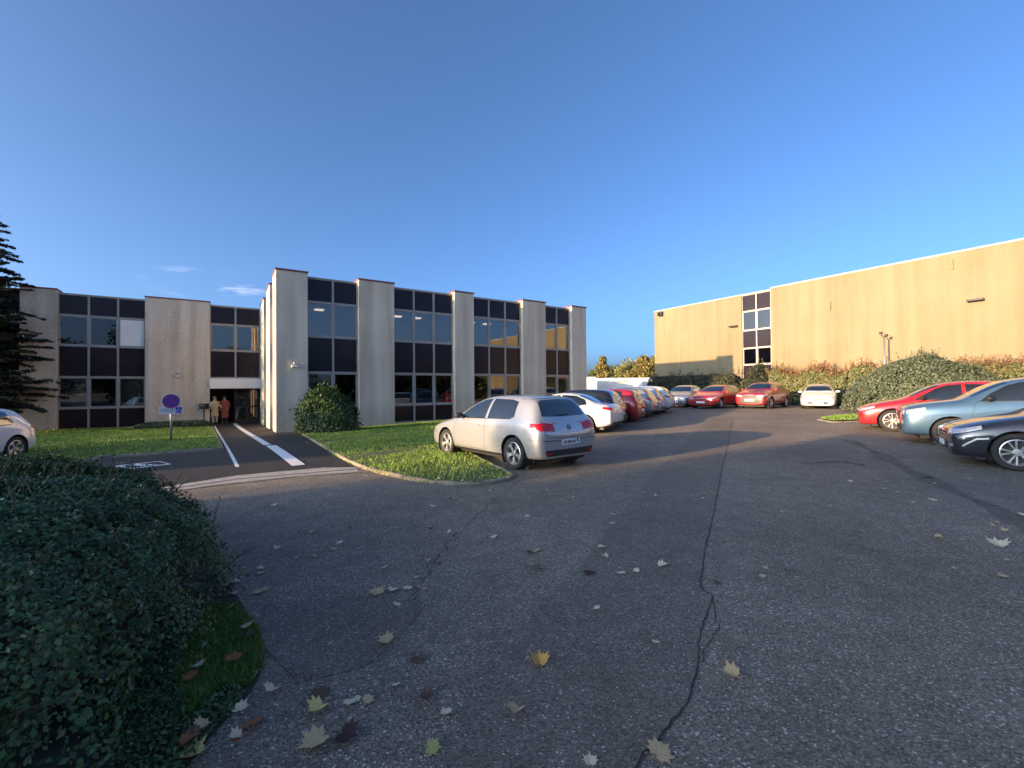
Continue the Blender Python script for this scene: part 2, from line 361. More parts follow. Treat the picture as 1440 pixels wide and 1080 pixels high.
# lawns
KERB = smooth_poly(G((418, 607), (460, 632), (500, 655), (545, 668), (600, 679), (655, 683), (700, 679), (722, 671)), 2)
back = [Vector((-.9, 10.4)), Vector((-1.6, 12.2)), Vector((-1.9, 15)), Vector((-1.2, 18.8)), Vector((3.4, 25.4)), Vector((5.6, 28.6))]
P0 = at_depth(388, 19.02)
wallfoot = [P0 + U * 18 + V * .5, P0 + V * .5 + U * .1]
lawnoff = lambda x, y: .05
drape('lawn', KERB + back + wallfoot, lawnoff, M['soil'])
kerb('kerb', KERB + [back[0]])
left_lawn = G((312, 632), (145, 644), (60, 660), (0, 668)) + [Vector((-22, 9.5)), Vector((-40, 12)), Vector((-40, 26))] + G((0, 604), (80, 602), (190, 598), (297, 596))
drape('lawn', left_lawn, lawnoff, M['soil'])
kerb('kerb', G((297, 597), (312, 632), (145, 644), (60, 660), (0, 668)), h=.06)
# moss verge by the big bush
VERGE = smooth_poly(G((300, 800), (335, 840), (368, 900), (372, 950), (330, 1000), (285, 1050), (250, 1100)), 2) + [Vector((-1.6, 1.0)), Vector((-6, 1)), Vector((-6.5, 4.5)), Vector((-4, 5.2)), Vector((-3, 4.6))]
drape('verge', VERGE, .006, M['moss'], cell=.25)
# smoother repair lane and the joint beside it
seam = G((1031, 588), (1024, 625), (1015, 660), (1004, 720), (990, 780), (985, 826), (1003, 840), (985, 890), (981, 935), (968, 990), (925, 1040), (880, 1100))
leftedge = G((610, 1100), (668, 960), (700, 930), (760, 850), (822, 790), (862, 735), (925, 660), (975, 610), (1000, 588))
drape('repair_lane', seam + leftedge, .004, M['patch'])
def wob(pts, a=.02):
    P = []
    for p, q in zip(pts, pts[1:]):
        n = max(1, int((q - p).length / .05)); P += [p.lerp(q, i / n) for i in range(n)]
    return [p + Vector((rnd.gauss(0, a), rnd.gauss(0, a))) * min(1, 5 / max(3, p.length)) for p in P]
strip('crack', wob(seam, .006), lambda t: .004 + .007 * abs(math.sin(t * 40) * math.sin(t * 113)), .007, M['crack'])
strip('crack', wob(G((981, 935), (1000, 905), (1010, 880), (1003, 840)), .012), .006, .007, M['crack'])
strip('crack', wob(G((560, 870), (600, 800), (660, 735), (700, 700), (735, 672)), .03), .008, .003, M['crack'])
drape('repair_lane', G((420, 960), (360, 900), (370, 850), (520, 835), (600, 850), (560, 900), (510, 940)), .0035, M['patch'])
strip('tar_stain', wob(G((1190, 618), (1240, 640), (1300, 672), (1365, 700), (1440, 735), (1500, 770)), .05), lambda t: .22 + .12 * math.sin(t * 23), .004, M['stain'])
strip('tar_stain', wob(G((1130, 652), (1185, 648), (1215, 655)), .03), .18, .004, M['stain'])
# small weedy islet beyond the lane
ISL = G((1152, 590), (1175, 585.5), (1215, 582.5), (1262, 583), (1262, 590), (1205, 592), (1170, 593))
drape('lawn', ISL, .05, M['soil']); kerb('kerb', G((1262, 591), (1205, 593), (1170, 594), (1151, 590.5)), h=.04)

# ------------------------------------------------------------ office
ANG = math.atan2(U.y, U.x)
BASE = -.12; TOP = 6.89
office = empty('office_building', (P0.x, P0.y, 0), ANG)
tag(office, 'two storey L-shaped concrete office block with dark window bands between tall pillars', 'building')
def loc_at(px, frame, yl):                       # local x on the wall plane y = yl
    O = Vector(frame.location[:2]); a = frame.rotation_euler.z; A = Vector((math.cos(a), math.sin(a))); B = Vector((-A.y, A.x)); r = ray(px, 520); r = Vector((r.x, r.y))
    # O + A*x + B*yl = t*r
    C = O + B * yl; det = A.x * (-r.y) + A.y * r.x; x = (-C.x * (-r.y) - C.y * r.x) / det if abs(det) > 1e-9 else 0
    return x
def z_at(px, py, frame, yl):
    x = loc_at(px, frame, yl); a = frame.rotation_euler.z; A = Vector((math.cos(a), math.sin(a))); B = Vector((-A.y, A.x))
    P = Vector(frame.location[:2]) + A * x + B * yl; d = ray(px, py); return x, CAM_H + d.z / d.y * P.y
ROWS = [(6.75, 5.67, 's'), (5.67, 4.08, 'g'), (4.08, 2.45, 's'), (2.45, .85, 'g'), (.85, -.02, 's')]
def bay(parent, T, x0, x1, n, rows=ROWS, depth=3.0, yw=.3, kinds=None, rooms=True, lamps=True, fm=None):
    """T maps bay coords (x along, y inward, z) to parent coords"""
    fm = fm or M['frame']; w = (x1 - x0) / n
    f = MB()
    for i in range(n + 1):
        c = x0 + i * w; hw = .045
        cl = max(c - hw, x0); cr_ = min(c + hw, x1)
        f.box(cl, cr_, yw - .07, yw + .06, rows[-1][1], rows[0][0] + .05, T)
    zs = [rows[0][0] - .0] + [r[1] for r in rows]
    for z in zs: 
        f.box(x0 + .001, x1 - .001, yw - .055, yw + .05, z - .045, z + .045, T)
    f.build('bay_frame', fm, parent)
    for ri, (zt, zb, k) in enumerate(rows):
        for i in range(n):
            a, b = x0 + i * w + .045, x0 + (i + 1) * w - .045; zl, zh = zb + .045, zt - .045
            if k == 's':
                m = MB(); m.box(a - .01, b + .01, yw - .01, yw + .02, zl - .01, zh + .01, T); m.build('spandrel_panel', M['spandrel'], parent)
            else:
                m = MB(); e = .045
                m.box(a, a + e, yw - .03, yw + .03, zl, zh, T); m.box(b - e, b, yw - .03, yw + .03, zl, zh, T)
                m.box(a + e, b - e, yw - .03, yw + .03, zl, zl + e, T); m.box(a + e, b - e, yw - .03, yw + .03, zh - e, zh, T)
                wi = m.build('window', fm, parent)
                kd = (kinds or {}).get((ri, i), '')
                p = MB(); p.box(a + e - .005, b - e + .005, yw - .003, yw + .003, zl + e - .005, zh - e + .005, T)
                p.build('pane', M['glassdark'] if kd in ('dark',) else M['glass'], wi)
                if kd == 'blind_or_sky_panel' or kd == 'white':
                    yo = -.035 if kd == 'white' else .06; p = MB(); p.box(a + e, b - e, yw + yo, yw + yo + .01, zl + e, zh - e, T); p.build('blind_or_sky_panel', M['blind_or_sky_panel'] if kd == 'blind_or_sky_panel' else M['white'], wi)  # white kind: outer panel imitating sky reflected in a tilted pane
    if rooms:
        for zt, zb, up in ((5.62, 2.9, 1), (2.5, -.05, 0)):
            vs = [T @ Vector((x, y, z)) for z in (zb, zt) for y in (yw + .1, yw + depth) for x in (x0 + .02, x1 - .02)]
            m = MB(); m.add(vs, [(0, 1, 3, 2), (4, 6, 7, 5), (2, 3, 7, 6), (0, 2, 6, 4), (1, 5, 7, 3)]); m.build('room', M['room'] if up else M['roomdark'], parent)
            if up and lamps:
                for q in range(n - 1 if n > 1 else 1):
                    cx = x0 + (q + .7) * w; m = MB(); m.box(cx - .2, cx + .2, yw + depth * .45, yw + depth * .45 + .35, zt - .05, zt - .02, T); m.build('ceiling_light', M['lamp'], parent)
I4 = Matrix.Identity(4)
edges = [loc_at(x, office, 0) for x in (388, 433, 505, 555, 640, 667, 736, 768, 805, 825)]
edges[0] = 0
def pillar(x0, x1, y0, y1, zt=TOP, zb=-1.0, m='office', nm='pillar', par=None):
    par = par or office
    b = MB(); b.box(x0, x1, y0, y1, zb, zt); b.build(nm, M[m], par, bevel=.012)
    c = MB(); c.box(x0 - .03, x1 + .03, y0 - .03, y1 + .03, zt + .002, zt + .07); c.build('coping', M['coping'], par)
    j = MB(); 
TX = edges[-1]
DEP = 12.0
for i in range(0, 10, 2):
    y1 = 1.5 if i in (0, 8) else .9
    pillar(edges[i], edges[i + 1], 0, y1)
kin = {0: {(3, 0): 'blind_or_sky_panel', (3, 1): 'dark', (1, 0): '', (1, 1): ''}, 1: {(3, 0): 'dark', (3, 1): 'dark', (3, 2): 'dark'}, 2: {(3, 0): '', (3, 1): '', (3, 2): 'dark'}, 3: {}}
for i, n in zip((1, 3, 5, 7), (2, 3, 3, 2)):
    bay(office, I4, edges[i], edges[i + 1], n, kinds=kin[(i - 1) // 2])
# plinth, core and roof
for i in (1, 3, 5, 7):
    m = MB(); m.box(edges[i], edges[i + 1], .22, .5, -1, -.02); m.build('plinth', M['office'], office)
# wing geometry
Pw = at_depth(357, 27.2); rel = Pw - P0; VW = rel.dot(V)
m = MB(); m.box(1.3, TX - .35, 3.45, DEP, -1, 6.45); m.box(-44, 1.0, VW + 3.45, VW + 8, -1, 6.43); m.build('wall', M['office'], office)
m = MB(); m.box(.32, TX - .32, .34, DEP + .1, 6.5, 6.74); m.box(-44, .31, VW + .34, VW + 8.1, 6.5, 6.73); m.build('roof', M['roof'], office)
m = MB(); m.box(edges[1], TX - .3, .22, .33, 6.755, 6.80); m.box(-44, -.02, VW + .22, VW + .33, 6.755, 6.80); m.build('roof_trim', M['whitecap'], office)
m = MB(); m.box(TX - .6, TX - .3, 1.5, DEP, -1, 6.45); m.build('end_wall', M['office'], office)
# side of the front block, seen edge on from the path and lit by the sun
TS = Matrix(((0, 1, 0, 0), (-1, 0, 0, 0), (0, 0, 1, 0), (0, 0, 0, 1)))        # bay x -> -y, y -> +x
def side_bay(y0, y1, n): bay(office, TS, -y1, -y0, n, depth=.75, lamps=False, kinds={})
side_bay(1.5, 3.2, 2); pillar(0, .8, 3.2, 5.2); side_bay(5.2, 7.2, 2); pillar(0, .8, 7.2, VW - .02 if VW - 7.2 < 3.0 else 9.4)
if VW - 7.2 >= 3.0:
    pass
    if VW - 9.4 > .3: side_bay(9.4, VW + .2, 1)
# wing front
we = {k: loc_at(k, office, VW) for k in (-60, -25, 27, 79, 81, 202, 204, 295, 297, 357)}
W = lambda x: Matrix.Translation((0, VW, 0))
TW = Matrix.Translation((0, VW, 0))
def wpillar(a, b): 
    bx = MB(); bx.box(a, b, VW, VW + .9, -1.2, TOP); bx.build('pillar', M['office'], office, bevel=.012)
    c = MB(); c.box(a - .03, b + .03, VW - .03, VW + .93, TOP + .002, TOP + .07); c.build('coping', M['coping'], office)
wpillar(we[204], we[295]); wpillar(we[27], we[79])
WR = [(6.75, 5.67, 's'), (5.67, 4.08, 'g'), (4.08, 2.45, 's'), (2.45, .80, 'g'), (.80, -.30, 's')]
bay(office, TW, we[79], we[204], 3, rows=WR, kinds={(1, 0): 'dark', (1, 1): 'dark', (1, 2): 'white', (3, 0): 'blind_or_sky_panel', (3, 1): 'dark', (3, 2): 'blind_or_sky_panel'}, lamps=False)
xl = we[27]; pw = we[204] - we[79]
bay(office, TW, xl - pw, xl, 3, rows=WR, kinds={(1, i): 'dark' for i in range(3)} | {(3, i): 'dark' for i in range(3)}, lamps=False)
wpillar(xl - pw - 3.0, xl - pw)
bay(office, TW, xl - 2 * pw - 3.0, xl - pw - 3.0, 3, rows=WR, lamps=False)
wpillar(xl - 2 * pw - 4.3, xl - 2 * pw - 3.0)
e0, e1 = we[295], -.0
for a, b in ((xl - 2 * pw - 3, xl - pw - 3), (xl - pw, xl), (we[79], we[204])):
    m = MB(); m.box(a, b, VW + .22, VW + .5, -1, -.3); m.build('plinth', M['office'], office)
bay(office, TW, e0, e1, 2, rows=[(6.75, 5.67, 's'), (5.67, 4.08, 'g'), (4.08, 2.45, 's')], rooms=False)
m = MB(); vs = [TW @ Vector((x, y, z)) for z in (2.9, 5.62) for y in (.4, 3.3) for x in (e0 + .02, e1 - .02)]
m.add(vs, [(0, 1, 3, 2), (4, 6, 7, 5), (2, 3, 7, 6), (0, 2, 6, 4), (1, 5, 7, 3)]); m.build('room', M['room'], office)
# entrance: white canopy, recessed lobby, glazed doors
m = MB(); m.box(e0 + .004, e1 + .25, VW - .35, VW + .5, 1.80, 2.39); m.build('canopy', M['white'], office, bevel=.01)
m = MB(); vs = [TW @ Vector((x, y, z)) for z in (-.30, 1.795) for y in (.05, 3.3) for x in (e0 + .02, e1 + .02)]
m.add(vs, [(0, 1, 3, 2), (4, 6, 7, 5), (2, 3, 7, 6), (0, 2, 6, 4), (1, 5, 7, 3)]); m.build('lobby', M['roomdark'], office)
for k in range(2):
    a = e0 + (e1 - e0) * (.48 + .26 * k); b = a + (e1 - e0) * .25
    m = MB(); y = VW + .9
    m.box(a, a + .07, y, y + .05, -.28, 1.78); m.box(b - .07, b, y, y + .05, -.28, 1.78); m.box(a + .07, b - .07, y, y + .05, 1.70, 1.78); m.box(a + .07, b - .07, y, y + .05, -.28, -.12); m.box(a + .07, b - .07, y, y + .05, .62, .70)
    d = m.build('door', M['bark'], office); p = MB(); p.box(a + .07, b - .07, y + .02, y + .026, -.12, 1.70); p.build('pane', M['glassdark'], d)
    h = MB(); h.tube([(b - .12, y - .05, .75), (b - .12, y - .05, 1.05)], .012); h.build('handle', M['steel'], d)
# wall lamps
def wall_lamp(px, py, yl):
    x, z = z_at(px, py, office, yl); m = MB()
    m.box(x - .09, x + .09, yl - .14, yl - .001, z - .03, z + .05); m.tube([(x, yl - .12, z), (x, yl - .12, z + .12)], .05, 10)
    o = m.build('wall_lamp', M['steel'], office, bevel=.01)
    q = MB(); q.box(x - .13, x + .13, yl - .22, yl - .05, z - .12, z - .035); q.build('lamp_shade', M['white'], o, bevel=.02)
wall_lamp(414, 513, 0); wall_lamp(250, 527, VW)

# ------------------------------------------------------------ warehouse
WV = Vector((392, -620)).normalized(); C1 = at_depth(1067, 36)
WA = math.atan2(WV.y, WV.x)
wh = empty('warehouse', (C1.x, C1.y, 0), WA)
tag(wh, 'tall windowless pale beige concrete warehouse glowing in low sun, with one narrow glazed stair strip', 'building')
xe = loc_at(921, wh, 0); x1 = 38.0; wl, wr = loc_at(1044, wh, 0), loc_at(1085.5, wh, 0); WT = 9.46
m = MB(); m.box(xe, wl, 0, 24, -1, WT - .12); m.box(wr, x1, 0, 24.01, -1, WT); m.box(wl, wr, 3, 24, -1, WT - .3); m.build('wall', M['ware'], wh)
m = MB(); m.box(xe - .04, wl - .004, -.04, .3, WT - .118, WT - .02); m.box(wr + .004, x1 + .05, -.04, .3, WT + .002, WT + .11); m.build('coping', M['whitecap'], wh)
WRW = [(9.33, 7.97, 's'), (7.97, 6.34, 'g'), (6.34, 4.88, 's'), (4.88, 3.47, 'g'), (3.47, 2.0, 's'), (2.0, .5, 'g')]
bay(wh, I4, wl + .02, wr - .02, 2, rows=WRW, yw=.12, rooms=False, fm=M['whitecap'], kinds={(1, 0): 'dark', (1, 1): 'dark', (3, 0): 'dark', (3, 1): 'dark', (5, 0): 'dark', (5, 1): 'dark'})
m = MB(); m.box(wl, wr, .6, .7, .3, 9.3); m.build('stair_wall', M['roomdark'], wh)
m = MB(); m.box(wl, wr, .0, .3, 9.35, 9.44); m.build('lintel', M['whitecap'], wh)
for px, py, wd in ((1033.5, 459, .7), (1375, 422, .7)):
    x, z = z_at(px, py, wh, 0); m = MB(); m.box(x - wd / 2, x + wd / 2, -.35, -.003, z - .06, z + .05); m.build('wall_lamp', M['dark'], wh, bevel=.02)
x, z = z_at(931, 441.5, wh, 0); m = MB(); m.box(x - .25, x + .25, -.3, -.003, z - .22, z + .2); m.tube([(x, -.28, z), (x, -.4, z - .1)], .12); m.build('alarm_box', M['dark'], wh, bevel=.02)
for px, py in ((1169, 430), (1342, 371)):
    x, z = z_at(px, py, wh, 0); m = MB(); m.box(x - .06, x + .06, -.08, -.003, z - .35, z + .3); m.build('vent', M['ware'], wh, bevel=.01)

# unseen block added behind left of the viewer to shade the near tarmac
def lc(q, c): return U * q + V * c
o = lc(-37, 6.1); nb = empty('shade_block', (o.x, o.y, 0), ANG)
tag(nb, 'low flat roofed concrete block added unseen behind the viewer to shade the near tarmac', 'building')
m = MB(); m.box(-16, 0, -60, 0, -1, 8.25); m.build('wall', M['office'], nb)
m = MB(); m.box(-16.1, .1, -60.1, .1, 8.252, 8.4); m.build('coping', M['coping'], nb)
for k in range(7):
    m = MB(); m.box(.002, .05, -6 - k * 8, -2 - k * 8, 1.0, 5.4); m.build('window', M['spandrel'], nb)
# ------------------------------------------------------------ cars
def ring_station(st):
    """x, zb, w, z3, z4, z5, y6, z6, z8, xt (x of roof points)"""
    x, zb, w, z3, z4, z5, y6, z6, z8, xt = st
    return [(x, 0, zb), (x, w * .80, zb), (x, w * .965, zb + .06), (x, w, z3), (x, w * .985, z4), ((x * 2 + xt) / 3, w * .945, z5), (xt, y6, z6), (xt, y6 * .62, z6 + (z8 - z6) * .75), (xt, 0, z8)]
HATCH = dict(L=4.2, W=1.78, wf=.86, wr=3.44, R=.318, wsx=(1.22, 2.0), st=[
    (.00, .24, .66, .40, .52, .60, .48, .645, .665, .02), (.05, .18, .76, .44, .55, .64, .56, .69, .72, .09), (.22, .18, .835, .47, .60, .71, .62, .765, .80, .28),
    (.55, .18, .875, .49, .66, .79, .68, .85, .885, .60), (.95, .18, .885, .5, .70, .85, .71, .91, .95, .95), (1.22, .18, .888, .5, .73, .885, .72, .955, .995, 1.16),
    (1.60, .18, .89, .5, .75, .91, .665, 1.20, 1.25, 1.58), (2.02, .18, .89, .5, .765, .93, .60, 1.375, 1.425, 1.98), (2.5, .18, .89, .52, .775, .945, .61, 1.435, 1.48, 2.5),
    (3.05, .18, .89, .53, .785, .965, .62, 1.435, 1.478, 3.1), (3.5, .18, .885, .54, .80, .98, .615, 1.405, 1.45, 3.64), (3.80, .20, .875, .55, .80, .985, .61, 1.33, 1.375, 3.86),
    (4.0, .21, .855, .56, .79, .965, .67, 1.0, 1.02, 4.03), (4.12, .23, .82, .56, .75, .88, .67, .92, .935, 4.10), (4.2, .28, .74, .55, .66, .72, .58, .76, .775, 4.17)])
SMALL = dict(HATCH)
def scaled(src, sx, sy, sz, **kw):
    d = dict(src); d['L'] = src['L'] * sx; d['W'] = src['W'] * sy; d['wf'] = src['wf'] * sx; d['wr'] = src['wr'] * sx; d['sx'] = sx; d['sz'] = sz
    d['st'] = [(s[0] * sx, s[1] * (sz if s[1] > .3 else 1), s[2] * sy, s[3] * sz, s[4] * sz, s[5] * sz, s[6] * sy, s[7] * sz, s[8] * sz, s[9] * sx) for s in src['st']]
    d.update(kw); return d
SUV = dict(L=4.35, W=1.84, wf=.90, wr=3.52, R=.345, st=[
    (.00, .27, .72, .48, .66, .76, .55, .82, .84, .02), (.05, .22, .80, .52, .70, .81, .62, .87, .90, .07), (.2, .22, .87, .54, .75, .88, .68, .94, .97, .24),
    (.55, .22, .91, .56, .79, .94, .72, .995, 1.03, .58), (1.0, .22, .92, .57, .82, .98, .74, 1.045, 1.08, .98), (1.22, .22, .92, .57, .84, 1.00, .745, 1.075, 1.11, 1.16),
    (1.60, .22, .92, .58, .86, 1.02, .69, 1.32, 1.37, 1.56), (2.0, .22, .92, .58, .87, 1.04, .63, 1.50, 1.55, 1.94), (2.5, .22, .92, .59, .88, 1.05, .64, 1.565, 1.61, 2.5),
    (3.1, .22, .92, .60, .89, 1.07, .63, 1.56, 1.605, 3.15), (3.65, .22, .915, .61, .90, 1.09, .62, 1.51, 1.555, 3.72), (3.95, .24, .90, .62, .90, 1.08, .62, 1.38, 1.42, 3.95),
    (4.16, .28, .88, .62, .88, 1.05, .69, 1.10, 1.12, 4.13), (4.27, .32, .83, .62, .84, .95, .70, .99, 1.005, 4.23), (4.35, .38, .74, .6, .74, .80, .62, .83, .845, 4.31)])
SEDAN = dict(L=4.45, W=1.80, wf=.88, wr=3.50, R=.325, st=[
    (.00, .32, .66, .42, .52, .60, .48, .645, .665, .02), (.05, .24, .77, .44, .55, .64, .56, .69, .72, .09), (.22, .18, .845, .47, .60, .70, .62, .755, .79, .28),
    (.55, .18, .885, .49, .66, .78, .68, .84, .87, .60), (1.0, .18, .895, .5, .70, .84, .71, .90, .94, 1.0), (1.28, .18, .90, .5, .73, .87, .72, .945, .985, 1.22),
    (1.66, .18, .90, .5, .75, .90, .655, 1.19, 1.24, 1.66), (2.08, .18, .90, .5, .765, .92, .59, 1.35, 1.40, 2.06), (2.55, .18, .90, .52, .775, .935, .60, 1.40, 1.445, 2.55),
    (3.05, .18, .90, .53, .80, .955, .58, 1.36, 1.405, 3.05), (3.5, .18, .90, .55, .83, .975, .56, 1.20, 1.24, 3.5), (3.85, .19, .89, .56, .85, .985, .62, 1.03, 1.05, 3.86),
    (4.18, .24, .865, .57, .83, .955, .66, 1.015, 1.03, 4.15), (4.36, .30, .81, .56, .78, .88, .62, .97, .98, 4.33), (4.45, .36, .73, .54, .70, .77, .56, .80, .81, 4.42)])

def car_shell(spec, level):
    st = [ring_station(s) for s in spec['st']]; vs = []; fs = []; nr = 16
    for r in st: vs += r + [(x, -y, z) for x, y, z in r[1:8]][::-1]
    for i in range(len(st) - 1):
        for k in range(nr): k2 = (k + 1) % nr; fs.append((i * nr + k, i * nr + k2, (i + 1) * nr + k2, (i + 1) * nr + k))
    def cap(b, flip):
        out = [(b, b + 1, b + 15)]; 
        for k in range(1, 7): out.append((b + k, b + k + 1, b + 15 - k, b + 16 - k))
        out.append((b + 7, b + 8, b + 9))
        return [f[::-1] if flip else f for f in out]
    fs += cap(0, True) + cap((len(st) - 1) * nr, False)
    me = bpy.data.meshes.new('body'); me.from_pydata(vs, [], fs); ob = bpy.data.objects.new('tmp', me); COL.objects.link(ob)
    md = ob.modifiers.new('s', 'SUBSURF'); md.levels = md.render_levels = level
    dg = bpy.context.evaluated_depsgraph_get(); ev = ob.evaluated_get(dg); em = bpy.data.meshes.new_from_object(ev)
    bpy.data.objects.remove(ob); bpy.data.meshes.remove(me)
    bm = bmesh.new(); bm.from_mesh(em); bpy.data.meshes.remove(em)
    bmesh.ops.recalc_face_normals(bm, faces=bm.faces[:])
    V0 = [v.co.copy() for v in bm.verts]; F0 = [[v.index for v in f.verts] for f in bm.faces]
    bvh = BVHTree.FromPolygons(V0, F0)
    Rw = spec['R'] + .055; ylim = spec['W'] * .5 * .72; wz = spec['R']
    dele = []
    for f in bm.faces:
        c = f.calc_center_median()
        if abs(c.y) > ylim and any((c.x - wx) ** 2 + (c.z - wz) ** 2 < Rw * Rw for wx in (spec['wf'], spec['wr'])): dele.append(f)
    vset = set(v for f in dele for v in f.verts)
    bmesh.ops.delete(bm, geom=dele, context='FACES')
    for v in bm.verts:
        if v in vset and abs(v.co.y) > ylim + .02:
            wx = min((spec['wf'], spec['wr']), key=lambda q: abs(q - v.co.x)); d = Vector((v.co.x - wx, v.co.z - wz))
            if d.length > 1e-4: d = d.normalized() * Rw; v.co.x = wx + d.x; v.co.z = wz + d.y
    me = bpy.data.meshes.new('body'); bm.to_mesh(me); bm.free()
    return me, bvh

def wheel_meshes(R_, style, rim_mat):
    """built round local y; outer face towards +y"""
    MY = Matrix.Rotation(R(-90), 4, 'X')
    t = MB(); rr = R_ * .72
    t.lathe([(rr, -.10), (R_ * .93, -.105), (R_ * .985, -.085), (R_, -.05), (R_, .05), (R_ * .985, .085), (R_ * .93, .105), (rr, .10), (rr * .98, .06), (rr * .96, -.1)], 36, MY)
    r = MB(); r.lathe([(rr * .99, .095), (rr * .93, .10), (rr * .90, .075), (rr * .86, .02)], 30, MY)
    dk = MB(); dk.lathe([(rr * .97, .005), (0.0, .0)], 24, MY); dk.lathe([(rr * .55, .03), (0, .035)], 20, MY)
    def P(a, q, h): return MY @ Vector((q * math.cos(a), q * math.sin(a), h))
    n = 5
    if style == 'double':
        for k in range(5):
            for s in (-1, 1):
                a = 2 * math.pi * k / 5 + s * .16; a2 = 2 * math.pi * k / 5 + s * .24
                vs = [P(a - .16, rr * .24, .07), P(a + .16, rr * .24, .07), P(a2 + .075, rr * .93, .085), P(a2 - .075, rr * .93, .085), P(a - .16, rr * .24, .03), P(a + .16, rr * .24, .03), P(a2 + .075, rr * .93, .03), P(a2 - .075, rr * .93, .03)]
                r.add(vs, [(0, 1, 2, 3), (0, 3, 7, 4), (1, 5, 6, 2)])
    else:
        for k in range(5):
            a = 2 * math.pi * k / 5 + .3; h1, h2 = .36, .42                 # wide spokes leave five rounded holes
            vs = []
            for q, hw, h in ((rr * .2, 1.0, .075), (rr * .45, .42, .08), (rr * .68, .36, .088), (rr * .93, .52, .09)):
                vs += [P(a - hw * .63, q, h), P(a + hw * .63, q, h)]
            for q, hw, h in ((rr * .2, 1.0, .03), (rr * .45, .42, .03), (rr * .68, .36, .03), (rr * .93, .52, .03)):
                vs += [P(a - hw * .63, q, h), P(a + hw * .63, q, h)]
            r.add(vs, [(0, 1, 3, 2), (2, 3, 5, 4), (4, 5, 7, 6), (0, 2, 10, 8), (2, 4, 12, 10), (4, 6, 14, 12), (1, 9, 11, 3), (3, 11, 13, 5), (5, 13, 15, 7)])
    r.lathe([(rr * .26, .03), (rr * .26, .085), (rr * .2, .095), (0, .097)], 16, MY)
    return t, r, dk

